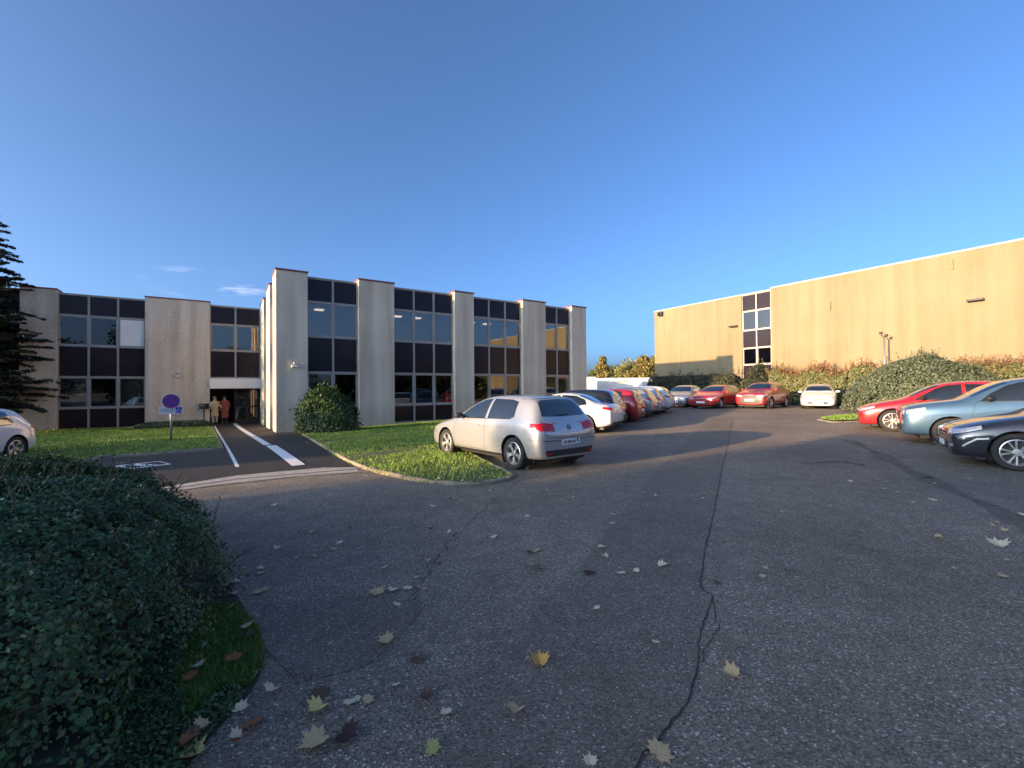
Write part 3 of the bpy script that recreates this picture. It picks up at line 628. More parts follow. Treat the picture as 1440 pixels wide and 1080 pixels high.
class Car:
    def __init__(s, spec, pm, label, cat='car', group='cars parked in the lot', level=3, name='parked_car', style='holes', rim=None):
        s.spec = spec; s.lv = level; s.root = empty(name); tag(s.root, label, cat, group)
        s.L = spec['L']; me, s.bvh = car_shell(spec, level)
        for v in me.vertices: v.co.x = s.L / 2 - v.co.x; v.co.y = -v.co.y          # local +X forward, +Y left
        s.body = link('body', me, pm, s.root, True)
        wd = spec['W'] / 2; Rw = spec['R'] + .06
        for wx in (spec['wf'], spec['wr']):
            for sd in (1, -1):
                m = MB(); c = Vector((s.L / 2 - wx, 0, spec['R'])); n = 20; vs = []; fs = []
                for k in range(n + 1):
                    t = R(-35) + R(250) * k / n
                    for yy in (wd * .60, wd * .955): vs.append((c.x + Rw * math.cos(t), sd * yy, c.z + Rw * math.sin(t)))
                for k in range(n): fs.append((2 * k, 2 * k + 2, 2 * k + 3, 2 * k + 1))
                vs.append((c.x, sd * wd * .60, c.z)); 
                for k in range(n): fs.append((len(vs) - 1, 2 * k + 2, 2 * k))
                m.add(vs, fs); m.build('wheel_arch', M['dark'], s.root)
                t, r, dk = wheel_meshes(spec['R'], style, rim)
                wo = t.build('wheel', M['tyre'], s.root, True); wo.location = (c.x, sd * (wd * .955 - .095), c.z)
                if sd < 0: wo.rotation_euler = (0, 0, math.pi)
                r.build('rim', rim or M['rim'], wo, False); dk.build('brake_disc', M['dark'], wo)
        m = MB(); m.box(-s.L / 2 + .35, s.L / 2 - .35, -wd * .74, wd * .74, .15, .30); m.build('underbody', M['dark'], s.root)
    def cast(s, kind, a, b):
        if kind in 'LR':
            y = -3 if kind == 'L' else 3; o = Vector((a, y, b)); d = Vector((0, -y, 0)).normalized()
        elif kind == 'F': o = Vector((-3, -a, b)); d = Vector((1, 0, 0))
        elif kind == 'B': o = Vector((8, -a, b)); d = Vector((-1, 0, 0))
        else: o = Vector((a, -b, 4)); d = Vector((0, 0, -1))
        h = s.bvh.ray_cast(o, d)
        if h[0] is None:
            q = o + d * 3.0
            if kind == 'F': q = Vector((0, -a, b))
            if kind == 'B': q = Vector((s.L, -a, b))
            if kind in 'LR': q = Vector((a, d.y * -.8, b))
            h = s.bvh.find_nearest(q)
        return h[0], h[1]
    def patch(s, name, m, kind, bot, top, off=.005, n=14, k=8, parent=None, mb=None, build=True):
        """bot/top: polylines in the plane of projection; side: (x from nose, z); F/B: (y left, z); T: (x, y)"""
        def res(pl, t):
            if len(pl) == 1: return pl[0]
            ls = [math.dist(p, q) for p, q in zip(pl, pl[1:])]; tot = sum(ls); d = t * tot
            for i, l in enumerate(ls):
                if d <= l + 1e-9: f = d / l if l else 0; return (pl[i][0] + (pl[i + 1][0] - pl[i][0]) * f, pl[i][1] + (pl[i + 1][1] - pl[i][1]) * f)
                d -= l
            return pl[-1]
        mb = mb or MB(); vs = []; fs = []
        for j in range(k + 1):
            for i in range(n + 1):
                p, q = res(bot, i / n), res(top, i / n); f = j / k
                h, no = s.cast(kind, p[0] + (q[0] - p[0]) * f, p[1] + (q[1] - p[1]) * f)
                if no.dot(h - Vector((s.L / 2, 0, .6))) < 0: no = -no
                edge = 0.6 if (i in (0, n) or j in (0, k)) else 1
                h = h + no * off * edge; vs.append((s.L / 2 - h.x, -h.y, h.z))
        for j in range(k):
            for i in range(n): fs.append((j * (n + 1) + i, j * (n + 1) + i + 1, (j + 1) * (n + 1) + i + 1, (j + 1) * (n + 1) + i))
        mb.add(vs, fs)
        if build: return mb.build(name, m, parent or s.root, True)
        return mb
    def line(s, kind, pts, wd=.008, off=.003, mb=None):
        """thin dark seam following the surface"""
        mb = mb or MB(); P = []
        for a, b in zip(pts, pts[1:]):
            n = max(2, int(math.dist(a, b) / .05)); P += [(a[0] + (b[0] - a[0]) * i / n, a[1] + (b[1] - a[1]) * i / n) for i in range(n)]
        P.append(pts[-1]); vs = []; fs = []
        for i, p in enumerate(P):
            q0, q1 = P[max(i - 1, 0)], P[min(i + 1, len(P) - 1)]; dx, dz = q1[0] - q0[0], q1[1] - q0[1]; l = math.hypot(dx, dz) or 1; nx_, nz_ = -dz / l, dx / l
            for e in (-.5, .5):
                h, no = s.cast(kind, p[0] + nx_ * wd * e, p[1] + nz_ * wd * e)
                if no.dot(h - Vector((s.L / 2, 0, .6))) < 0: no = -no
                h = h + no * off; vs.append((s.L / 2 - h.x, -h.y, h.z))
            if i: fs.append((2 * i - 2, 2 * i, 2 * i + 1, 2 * i - 1))
        mb.add(vs, fs); return mb
    def mirror(s, x, z, m, sc=1):
        for sd in (1, -1):
            h, _ = s.cast('L' if sd > 0 else 'R', x, z - .03); yb = abs(h.y)
            b = MB(); cx = s.L / 2 - x; n1, n2 = 8, 6; vs = []; fs = []
            for j in range(n2 + 1):
                for i in range(n1):
                    a = 2 * math.pi * i / n1; ph = math.pi * j / n2
                    vs.append((cx + .085 * sc * math.sin(ph) * math.cos(a), sd * (yb + .12 * sc - .12 * sc * math.cos(ph)), z + .07 * sc * math.sin(ph) * math.sin(a)))
            for j in range(n2):
                for i in range(n1): i2 = (i + 1) % n1; fs.append((j * n1 + i, j * n1 + i2, (j + 1) * n1 + i2, (j + 1) * n1 + i))
            b.add(vs, fs); b.build('mirror', m, s.root, True)
    def lights(s, kind, rects, name, m):
        """rects: list of (bot, top) for the left lamp; mirrored for the right"""
        for sg in (1, -1):
            mb = MB()
            for kd, bot, top in rects:
                if kd in ('L', 'R'): k2 = 'L' if sg > 0 else 'R'; s.patch('', m, k2, bot, top, mb=mb, build=False, n=8, k=5, off=.008)
                else: s.patch('', m, kd, [(p[0] * sg, p[1]) for p in bot], [(p[0] * sg, p[1]) for p in top], mb=mb, build=False, n=8, k=5, off=.008)
            mb.build(name, m, s.root, True)
    def place(s, P, head, lift=0):
        s.root.location = (P.x, P.y, g(P.x, P.y) + lift); s.root.rotation_euler = (0, 0, head); return s

def dress(c, tail=True, seams=True, body='hatch', mirror_mat=None, doors=5, handle_mat=None, headstyle=0, plate=True, grille=True):
    """glass, lamps, plates and seams, positions given on the unscaled profile of its kind"""
    sp = c.spec; fx = c.L / {'hatch': 4.2, 'suv': 4.35, 'sedan': 4.45}[body]; sz = sp.get('sz', 1); fy = sp['W'] / {'hatch': 1.78, 'suv': 1.84, 'sedan': 1.80}[body]
    X = lambda pl: [(x * fx, z * sz) for x, z in pl]; Y = lambda pl: [(y * fy, z * sz) for y, z in pl]; T = lambda pl: [(x * fx, y * fy) for x, y in pl]
    gm = M['carglass']
    if body == 'hatch':
        w1 = (X([(1.38, .945), (2.45, .975)]), X([(1.62, 1.10), (1.90, 1.27), (2.15, 1.355), (2.45, 1.385)]))
        w2 = (X([(2.53, .977), (3.30, 1.0), (3.42, 1.03)]), X([(2.53, 1.387), (3.15, 1.375), (3.38, 1.33)]))
        ws = (T([(1.30, -.66), (1.22, 0), (1.30, .66)]), T([(1.96, -.55), (1.93, 0), (1.96, .55)]))
        rw = (Y([(-.60, 1.055), (0, 1.04), (.60, 1.055)]), Y([(-.52, 1.36), (0, 1.385), (.52, 1.36)]))
        tl = [('B', Y([(.40, .77), (.76, .79)]), Y([(.40, .90), (.60, .94), (.76, .925)])), ('L', X([(4.13, .80), (3.92, .86)]), X([(4.10, .92), (3.92, .93)]))]
        hl = [('F', Y([(.42, .56), (.72, .60)]), Y([(.44, .66), (.70, .69)])), ('L', X([(.08, .60), (.42, .70)]), X([(.12, .68), (.42, .76)]))]
        pr = (.50, .60); pf = (.34, .44); gr = (Y([(-.38, .55), (.38, .55)]), Y([(-.38, .615), (.38, .615)])); low = (Y([(-.5, .30), (.5, .30)]), Y([(-.45, .42), (.45, .42)]))
        seam = [('d', [(1.28, .30), (1.24, .60), (1.32, .90)]), ('d', [(2.49, .30), (2.49, .96)]), ('d', [(1.28, .30), (2.49, .30)])]
        mx_, mz_ = 1.55, 1.0; hx = (2.25, .80)
    elif body == 'suv':
        w1 = (X([(1.42, 1.06), (2.42, 1.085)]), X([(1.60, 1.22), (1.88, 1.40), (2.12, 1.475), (2.42, 1.51)]))
        w2 = (X([(2.50, 1.087), (3.30, 1.11), (3.62, 1.15)]), X([(2.50, 1.512), (3.15, 1.505), (3.58, 1.42)]))
        ws = (T([(1.30, -.68), (1.22, 0), (1.30, .68)]), T([(1.92, -.57), (1.90, 0), (1.92, .57)]))
        rw = (Y([(-.64, 1.15), (0, 1.14), (.64, 1.15)]), Y([(-.55, 1.45), (0, 1.48), (.55, 1.45)]))
        tl = [('B', Y([(.48, .86), (.80, .88)]), Y([(.48, 1.0), (.80, 1.02)])), ('L', X([(4.22, .90), (4.0, .96)]), X([(4.18, 1.03), (4.0, 1.03)]))]
        hl = [('F', Y([(.46, .70), (.76, .73)]), Y([(.46, .80), (.72, .83)])), ('L', X([(.08, .74), (.45, .84)]), X([(.10, .83), (.45, .90)]))]
        pr = (.62, .72); pf = (.46, .56); gr = (Y([(-.42, .66), (.42, .66)]), Y([(-.42, .79), (.42, .79)])); low = (Y([(-.6, .34), (.6, .34)]), Y([(-.5, .52), (.5, .52)]))
        seam = [('d', [(1.30, .40), (1.26, .70), (1.34, 1.02)]), ('d', [(2.46, .40), (2.46, 1.07)]), ('d', [(1.30, .40), (2.46, .40)])]
        mx_, mz_ = 1.55, 1.12; hx = (2.25, .92)
    else:
        w1 = (X([(1.46, .935), (2.48, .965)]), X([(1.72, 1.10), (1.98, 1.25), (2.2, 1.32), (2.48, 1.35)]))
        w2 = (X([(2.55, .967), (3.35, .99), (3.55, 1.01)]), X([(2.55, 1.352), (3.05, 1.32), (3.42, 1.18)]))
        ws = (T([(1.38, -.66), (1.30, 0), (1.38, .66)]), T([(2.02, -.54), (1.98, 0), (2.02, .54)]))
        rw = (T([(3.80, -.54), (3.83, 0), (3.80, .54)]), T([(3.18, -.50), (3.12, 0), (3.18, .50)]))
        tl = [('B', Y([(.42, .80), (.78, .82)]), Y([(.45, .90), (.76, .93)])), ('L', X([(4.40, .82), (4.12, .86)]), X([(4.34, .92), (4.12, .94)]))]
        hl = [('F', Y([(.42, .56), (.72, .60)]), Y([(.44, .65), (.70, .68)])), ('L', X([(.08, .60), (.42, .70)]), X([(.12, .68), (.42, .76)]))]
        pr = (.70, .80); pf = (.34, .44); gr = (Y([(-.38, .53), (.38, .53)]), Y([(-.38, .615), (.38, .615)])); low = (Y([(-.5, .30), (.5, .30)]), Y([(-.45, .42), (.45, .42)]))
        seam = [('d', [(1.34, .30), (1.30, .60), (1.38, .89)]), ('d', [(2.51, .30), (2.51, .95)]), ('d', [(1.34, .30), (2.51, .30)])]
        mx_, mz_ = 1.62, .99; hx = (2.3, .80)
    for k in 'LR': c.patch('side_window', gm, k, *w1); c.patch('side_window', gm, k, *w2)
    c.patch('windscreen', gm, 'T', *ws, n=16, k=10)
    c.patch('rear_window', gm, 'T' if body == 'sedan' else 'B', *rw, n=16, k=8)
    c.lights('B', tl, 'taillight', M['redlens']); c.lights('F', hl, 'headlight', M['clearlens'])
    if grille: c.patch('grille', M['dark'], 'F', *gr)
    c.patch('lower_grille', M['dark'], 'F', *low)
    c.patch('rear_valance', M['dark'], 'B', Y([(-.62, .30), (.62, .30)]), Y([(-.66, .42), (.66, .42)]))
    if plate:
        for kd, (z0, z1) in (('B', pr), ('F', pf)):
            p = c.patch('number_plate', M['plate'], kd, [(-.26, z0 * sz), (.26, z0 * sz)], [(-.26, z0 * sz + .11), (.26, z0 * sz + .11)], off=.014, n=4, k=2)
    mb = MB()
    for _, pts in seam:
        for k in 'LR': c.line(k, X(pts), mb=mb)
    mb.build('door_seam', M['dark'], c.root)
    c.mirror(mx_ * fx, mz_ * sz, mirror_mat or M['dark'])
    if c.lv >= 3:
        hz = {'hatch': .74, 'suv': .93, 'sedan': .73}[body]
        mb = MB()
        for sg in (1, -1): c.line('T', T([(.16, .50 * sg), (.6, .64 * sg), (1.1, .69 * sg)]), mb=mb)
        c.line('T', T([(.17, -.5), (.13, 0), (.17, .5)]), mb=mb)
        for k in 'LR': c.line(k, X([(.10, hz * .78), (.30, hz * .80), (.46, hz * .70)]), mb=mb); c.line(k, X([(3.9, hz * .85), (4.08, hz * .82)]), mb=mb)
        mb.build('bonnet_seam', M['dark'], c.root)
        for k in 'LR':
            q0, q1 = sp['wf'] + sp['R'] + .08, sp['wr'] - sp['R'] - .08
            c.patch('sill_trim', M['dark'], k, [(q0, sp['R'] * .70), (q1, sp['R'] * .70)], [(q0, sp['R'] * .86), (q1, sp['R'] * .86)], off=.006, n=8, k=2)
            mb = MB(); zb_ = {'hatch': .938, 'suv': 1.05, 'sedan': .928}[body]; c.line(k, X([(1.36, zb_), (2.45, zb_ + .03), (3.35, zb_ + .055)]), wd=.014, off=.007, mb=mb); mb.build('window_strip', M['dark'], c.root)
    for k in 'LR':
        mb = MB(); c.patch('', None, k, X([(hx[0], hx[1]), (hx[0] + .16, hx[1])]), X([(hx[0], hx[1] + .03), (hx[0] + .16, hx[1] + .03)]), off=.03, n=4, k=2, mb=mb, build=False); mb.build('door_handle', handle_mat or c.body.data.materials[0], c.root)
    return c
def rowpos(px, py, head, spec, corner):
    """ground contact of a wheel seen at px,py; corner 'FL' etc gives which wheel; returns centre"""
    P = gp(px, py); f = Vector((math.cos(head), math.sin(head))); l = Vector((-f.y, f.x)); wx = spec['L'] / 2 - (spec['wf'] if corner[0] == 'F' else spec['wr'])
    return P - f * wx - l * (spec['W'] / 2 - .06) * (1 if corner[1] == 'L' else -1)

# silver three door hatchback, the nearest car
PT = {}
PT['silver'] = paint('silver_paint', (.43, .445, .46), .5, .3); PT['white'] = paint('white_car_paint', (.60, .60, .60), .0, .3); PT['red'] = paint('red_car_paint', (.40, .018, .022), .1, .28)
PT['teal'] = paint('steel_blue_paint', (.07, .14, .225), .4, .28); PT['navy'] = paint('black_blue_paint', (.020, .024, .034), .3, .22); PT['grey'] = paint('grey_car_paint', (.30, .31, .33), .5, .3)
PT['blue'] = paint('pale_blue_paint', (.40, .47, .62), .3, .3); PT['black'] = paint('black_car_paint', (.015, .015, .018), .2, .25); PT['darkred'] = paint('dark_red_paint', (.33, .02, .03), .2, .3)
GH = R(129)
golf = Car(HATCH, PT['silver'], 'silver three door hatchback nearest the camera with its front wheel at the lawn edge', style='holes')
dress(golf, mirror_mat=M['dark'])
# badge ring, wiper, tailgate seam, side moulding, bumper reflectors, plate lettering bars
mb = MB(); B = golf
for t in range(24):
    a0, a1 = t * math.pi / 12, (t + 1) * math.pi / 12
    B.patch('', None, 'B', [(.05 * math.cos(a0), .83 + .05 * math.sin(a0)), (.05 * math.cos(a1), .83 + .05 * math.sin(a1))], [(.038 * math.cos(a0), .83 + .038 * math.sin(a0)), (.038 * math.cos(a1), .83 + .038 * math.sin(a1))], off=.013, n=1, k=1, mb=mb, build=False)
for q in ((-.03, .86), (0, .80), (.03, .86)): pass
B.line('B', [(-.032, .858), (-.012, .80), (0, .835), (.012, .80), (.032, .858)], wd=.009, off=.013, mb=mb)
mb.build('emblem', M['dark'], golf.root)
mb = MB(); B.line('B', [(-.62, .72), (-.60, .66), (0, .645), (.60, .66), (.62, .72)], mb=mb); B.line('B', [(-.62, 1.38), (0, 1.41), (.62, 1.38)], mb=mb); B.line('B', [(-.64, .70), (-.68, .98)], mb=mb); B.line('B', [(.64, .70), (.68, .98)], mb=mb); mb.build('tailgate_seam', M['dark'], golf.root)
mb = MB(); B.line('B', [(-.72, .60), (0, .585), (.72, .60)], wd=.012, mb=mb); mb.build('bumper_seam', M['dark'], golf.root)
mb = MB(); B.line('B', [(.25, 1.06), (-.12, 1.075)], wd=.02, off=.02, mb=mb); mb.build('rear_wiper', M['dark'], golf.root)
for sg in (1, -1): B.patch('reflector', M['redlens'], 'B', [(.50 * sg, .34), (.66 * sg, .34)], [(.50 * sg, .37), (.66 * sg, .37)], off=.012, n=3, k=1)
mb = MB(); B.line('B', [(-.2, .575), (-.16, .575)], wd=.06, off=.018, mb=mb)
for q in (-.11, -.07, -.01, .03, .07, .13, .17): B.line('B', [(q, .555), (q + .025, .555)], wd=.055, off=.018, mb=mb)
mb.build('plate_lettering', M['dark'], golf.root)
for k in 'LR':
    mb = MB(); B.line(k, [(.95, .79), (2.4, .83), (3.9, .87)], wd=.012, off=.002, mb=mb); mb.build('body_crease', PT['silver'], golf.root)
golf.place(rowpos(723, 660, GH, HATCH, 'RL'), GH)

def simple(spec, pm, label, body, level=2, **kw):
    c = Car(spec, pm, label, level=level, **{k: v for k, v in kw.items() if k in ('style', 'rim', 'cat', 'group', 'name')}); dress(c, body=body, mirror_mat=kw.get('mm')); return c
H2 = R(150)
c2 = simple(SEDAN, PT['white'], 'white saloon with red tail lamps parked just beyond the silver hatchback', 'sedan', 3, mm=PT['white']); c2.place(rowpos(823, 610, H2, SEDAN, 'RL'), H2)
# the row beyond, along the lane
def row_at(c, px, py, head, corner='RR'): return c.place(rowpos(px, py, head, c.spec, corner), head)
SM = scaled(HATCH, .90, .96, 1.02, R=.30)
c3 = simple(scaled(HATCH, 1.02, 1, 1.04), PT['black'], 'black hatchback mostly hidden between the white saloon and the first red hatchback', 'hatch'); row_at(c3, 858, 597.5, H2)
c4 = simple(SM, PT['darkred'], 'small dark red hatchback with white rear plate, third visible car down the left row', 'hatch'); row_at(c4, 889, 590.5, H2)
c5 = simple(scaled(SUV, .95, .97, .97), PT['grey'], 'silver grey crossover just past the red hatchback in the left row', 'suv'); row_at(c5, 906, 584.5, H2)
c6 = simple(SM, PT['blue'], 'pale blue small hatchback between the grey crossover and the farthest white crossover', 'hatch'); row_at(c6, 919, 581, H2)
c7 = simple(scaled(SUV, .96, .97, .95), PT['white'], 'white crossover at the far end of the left row', 'suv', mm=M['dark']); row_at(c7, 931, 578, H2)
# cars along the hedge, noses out
def nose_at(c, px, py, head):
    P = gp(px, py); f = Vector((math.cos(head), math.sin(head))); return c.place(P - f * c.L / 2, head)
nose_at(simple(scaled(HATCH, 1, 1, 1.0), PT['grey'], 'silver grey hatchback nose out at the dark far end of the hedge', 'hatch', mm=M['dark']), 948, 573.5, R(232))
nose_at(simple(scaled(HATCH, 1.06, 1.02, .99), PT['red'], 'low red hatchback nose out, left of the tall red crossover by the hedge', 'hatch', mm=PT['red']), 985, 575, R(222))
nose_at(simple(scaled(SUV, 1.02, 1.0, 1.0), PT['darkred'], 'tall red crossover nose out in front of the glazed stair strip', 'suv', mm=PT['darkred']), 1054, 575, R(222))
nose_at(simple(scaled(HATCH, .98, 1, .98), PT['white'], 'white hatchback nose out by the olive and red tipped hedge', 'hatch', mm=PT['white']), 1150, 575.5, R(233))
cb = simple(scaled(HATCH, .95, 1, 1.0), PT['black'], 'black hatchback tucked in shade behind the white hatchback', 'hatch'); P = gp(1204, 571); cb.place(P + Vector((.3, 3.0)), R(236))
# near cars on the right
HR = R(144)
RS = scaled(HATCH, .99, 1.02, 1.06, R=.34)
c = simple(RS, PT['red'], 'bright red hatchback on the right with its nose beside the rounded grey bush', 'hatch', 3, mm=M['dark'], style='double'); c.place(rowpos(1256, 607, HR, RS, 'FL'), HR)
BS = scaled(SUV, 1.0, 1.0, 1.06)
c = simple(BS, PT['teal'], 'steel blue crossover between the red hatchback and the black car', 'suv', 3, mm=M['dark']); c.place(rowpos(1338, 628, HR, BS, 'FL'), HR)
c.patch('fog_lamp', M['clearlens'], 'F', [(.48, .50), (.74, .52)], [(.50, .58), (.74, .62)]); c.patch('fog_lamp', M['clearlens'], 'F', [(-.48, .50), (-.74, .52)], [(-.50, .58), (-.74, .62)])
NS = scaled(HATCH, 1.0, 1.03, 1.05, R=.335)
c = simple(NS, PT['navy'], 'dark navy estate car nearest on the right with silver twin spoke wheel', 'hatch', 3, mm=PT['navy'], style='double'); c.place(rowpos(1432, 663, HR, NS, 'FL'), HR)
for sg in (1, -1): c.patch('fog_lamp', M['clearlens'], 'F', [(.52 * sg, .36), (.74 * sg, .38)], [(.52 * sg, .41), (.74 * sg, .44)])
for kd, sg in (('L', 1), ('R', -1)):
    mb = MB(); c.line(kd, [(.16, .40), (.22, .46), (.34, .55), (.50, .57)], wd=.03, off=.010, mb=mb); mb.build('chrome_trim', M['rim'], c.root)
mb = MB(); c.line('F', [(-.45, .545), (0, .54), (.45, .545)], wd=.018, off=.014, mb=mb); c.line('F', [(-.42, .60), (0, .60), (.42, .60)], wd=.014, off=.014, mb=mb); mb.build('chrome_bar', M['rim'], c.root)
# white car cut by the left frame edge
LS = scaled(HATCH, 1.0, 1.0, .97)
HL = R(-62)
c = simple(LS, PT['white'], 'white hatchback cut by the left frame edge behind the big bush', 'hatch', 3, mm=PT['white'])
c.place(at_depth(-112, 10.2), R(-78), -.12)

# lorries and trailers beyond the end of the office
def trailer(px0, px1, Y, top_py, label, group, cab=False, length=None):
    a, b = at_depth(px0, Y), at_depth(px1, Y); d = (b - a); ln_ = d.length; r = empty('box_trailer', (a.x, a.y, g(a.x, a.y)), math.atan2(d.y, d.x)); tag(r, label, 'trailer', group)
    zt = CAM_H + ray((px0 + px1) / 2, top_py).z / ray((px0 + px1) / 2, top_py).y * Y - g(a.x, a.y)
    m = MB(); m.box(0, ln_, 0, 2.5, 1.1, zt); m.build('box', M['white'], r, bevel=.04)
    m = MB(); m.box(.1, ln_ - .1, .3, 2.2, .75, 1.097); m.build('chassis', M['dark'], r)
    m = MB(); m.box(-.01, ln_ + .01, -.02, .05, 1.02, 1.16); m.build('side_rail', M['steel'], r)
    for k in range(3):
        x = ln_ * .72 + k * 1.1
        if x > ln_ - .4: break
        for y in (.2, 2.1):
            w_ = MB(); w_.lathe([(.0, -.14), (.48, -.14), (.5, -.1), (.5, .1), (.48, .14), (0, .14)], 20, Matrix.Translation((x, y, .5)) @ Matrix.Rotation(R(90), 4, 'X')); w_.build('wheel', M['tyre'], r, True)
    return r
tr = trailer(839, 897, 64, 531.5, 'long cream box trailer with faint grey lettering, lit by the sun', 'trailers beyond the office')
m = MB()
for k in range(9): m.box(2.4 + k * .26, 2.56 + k * .26, -.012, .001, 2.15, 2.15 + (.2 if k % 3 else .27))
m.build('lettering', M['frame'], tr)
trailer(903, 918, 68, 531, 'short cream box trailer half hidden by the dark hedge end', 'trailers beyond the office')
tr = trailer(822, 838, 60, 530, 'pale grey box truck body beside the end of the office', 'trailers beyond the office')
# ------------------------------------------------------------ foliage tools
def leaf_quads(C, size, up=0.3, aspect=.55, N=None, jitter=.35, rg=nrg):
    n = len(C); 
    nor = rg.normal(size=(n, 3)) * (1 if N is None else .55)
    if N is not None: nor += N
    nor[:, 2] += up; nor /= np.linalg.norm(nor, axis=1)[:, None]
    t = rg.normal(size=(n, 3)); t -= nor * (t * nor).sum(1)[:, None]; t /= np.linalg.norm(t, axis=1)[:, None] + 1e-9
    b = np.cross(nor, t); s = size * (1 + jitter * rg.uniform(-1, 1, n)); l = s[:, None] * .5; w_ = l * aspect
    Vv = np.stack([C - t * l, C + b * w_ + nor * w_ * .25, C + t * l, C - b * w_ + nor * w_ * .25], 1).reshape(-1, 3)
    F = np.arange(n * 4).reshape(-1, 4); return Vv, F
def foliage(name, C, size, m, parent=None, **k):
    Vv, F = leaf_quads(np.asarray(C, float), size, **k); return npmesh(name, Vv, F, m, parent)
def lumps(P, scale, seed=0):
    """cheap smooth noise in -1..1"""
    r = np.random.default_rng(seed); out = np.zeros(len(P))
    for i in range(7):
        k = r.normal(size=3); k = k / np.linalg.norm(k) * scale * r.uniform(.6, 2.2); out += np.sin(P @ k + r.uniform(0, 6.3)) / (1.2 + i * .25)
    return out / 2.6
def core(name, cx, cy, rfun, h, z0, m, parent, f=.86, p=2.4):
    vs = []; fs = []; nu, nv = 40, 10
    for j in range(nv + 1):
        ph = j / nv * math.pi / 2
        for i in range(nu):
            a = 2 * math.pi * i / nu; r = rfun(a) * f * math.cos(ph) ** (2 / p); z = h * f * math.sin(ph) ** (2 / p); vs.append((cx + r * math.cos(a), cy + r * math.sin(a), z0 + z + rnd.uniform(-.02, .02)))
        if j:
            for i in range(nu): i2 = (i + 1) % nu; fs.append(((j - 1) * nu + i, (j - 1) * nu + i2, j * nu + i2, j * nu + i))
    m_ = MB(); m_.add(vs, fs); return m_.build(name, m, parent, True)
def mound(name, label, cat, cx, cy, rfun, h, n, size, m, p=2.4, group=None, depth=.10, lump=.07, lsc=2.2, sprig=0, z0=None, aspect=.55, up=.3, spm=None, twigm=None, jit=.35):
    z0 = g(cx, cy) if z0 is None else z0
    r = empty(name, (cx, cy, z0)); tag(r, label, cat, group)
    a = nrg.uniform(0, 2 * math.pi, n); u = nrg.uniform(0, 1, n) ** .8; ph = u * math.pi / 2
    R_ = np.array([rfun(t) for t in a]); R0 = np.cos(ph) ** (2 / p) * R_; Z0 = np.sin(ph) ** (2 / p) * h
    P = np.stack([R0 * np.cos(a), R0 * np.sin(a), Z0], 1)
    f = 1 - np.abs(nrg.normal(0, depth, n)) + lump * lumps(P, lsc, 3) + lump * .6 * lumps(P, lsc * 3.5, 4)
    P = P * f[:, None]; N_ = np.stack([np.cos(a) * np.cos(ph), np.sin(a) * np.cos(ph), np.sin(ph) * .8 + .1], 1)
    foliage('leaves', P, size, m, r, N=N_ * 1.0, up=up, aspect=aspect, jitter=jit)
    core('branch_mass', 0, 0, rfun, h, 0, M['twigs'], r, .80, p)
    if sprig:
        S_ = MB(); C_ = []; 
        for _ in range(sprig):
            i = nrg.integers(0, n); b = Vector(P[i]); 
            if b.z < h * .25: continue
            d = (Vector(N_[i]) + Vector((rnd.gauss(0, .35), rnd.gauss(0, .35), rnd.uniform(.1, .7)))).normalized(); L_ = rnd.uniform(.10, .30) * (h if h < 1.5 else h * .6)
            pts = [b - d * .1, b + d * L_ * .5, b + d * L_ + Vector((0, 0, -L_ * .15))]; S_.tube(pts, [.006, .004, .002], 4, False)
            for k in range(9): t = rnd.uniform(.1, 1); C_.append(tuple(b + d * L_ * t + Vector((rnd.gauss(0, size * .4),) * 3)))
        tag(S_.build('stems', twigm or M['twigs'], r), kind='stuff'); tag(foliage('new_growth', C_, size * .9, spm or m, r), kind='stuff')
    return r
def ell(rx, ry, rot=0): return lambda a: 1 / math.sqrt((math.cos(a - rot) / rx) ** 2 + (math.sin(a - rot) / ry) ** 2)
M['twigs'] = mat('twig_mass', (.018, .020, .012), 1, noise=(8, .6), bump=(12, 1))
M['ivy'] = leafmat('dark_shrub_leaves', [(.1, (.020, .042, .018)), (.5, (.036, .075, .034)), (.8, (.065, .12, .06)), (.97, (.16, .13, .05))], .38, .12)
M['ivynear'] = leafmat('near_shrub_leaves', [(.1, (.008, .022, .007)), (.5, (.026, .068, .018)), (.8, (.07, .15, .038)), (.97, (.15, .12, .04))], .5, .1)
M['grow'] = leafmat('reddish_shoots', [(.2, (.05, .05, .025)), (.6, (.11, .07, .035)), (.9, (.16, .075, .04))], .6, .1)
M['hdark'] = leafmat('dark_hedge_leaves', [(.1, (.022, .030, .018)), (.5, (.045, .058, .032)), (.9, (.085, .085, .05))], .6, .12)
M['holive'] = leafmat('olive_hedge_leaves', [(.1, (.06, .085, .03)), (.45, (.13, .16, .06)), (.75, (.22, .21, .09)), (.95, (.28, .17, .08))], .6, .2)
M['hrust'] = leafmat('rusty_shoots', [(.1, (.20, .11, .05)), (.5, (.28, .13, .06)), (.9, (.34, .22, .10))], .6, .25)
M['hgrey'] = leafmat('grey_green_leaves', [(.1, (.055, .075, .045)), (.5, (.10, .13, .078)), (.9, (.19, .21, .13))], .55, .15)
M['cedar'] = leafmat('cedar_needles', [(.1, (.010, .016, .012)), (.5, (.020, .032, .020)), (.9, (.04, .055, .032))], .6, .1)
M['aut1'] = leafmat('orange_autumn_leaves', [(.1, (.11, .10, .03)), (.5, (.19, .16, .045)), (.9, (.28, .22, .07))], .6, .25)
M['aut2'] = leafmat('yellow_autumn_leaves', [(.1, (.10, .12, .035)), (.5, (.18, .18, .05)), (.9, (.28, .25, .07))], .6, .25)
M['green'] = leafmat('tree_leaves', [(.1, (.04, .06, .02)), (.5, (.08, .11, .035)), (.9, (.15, .16, .05))], .6, .2)

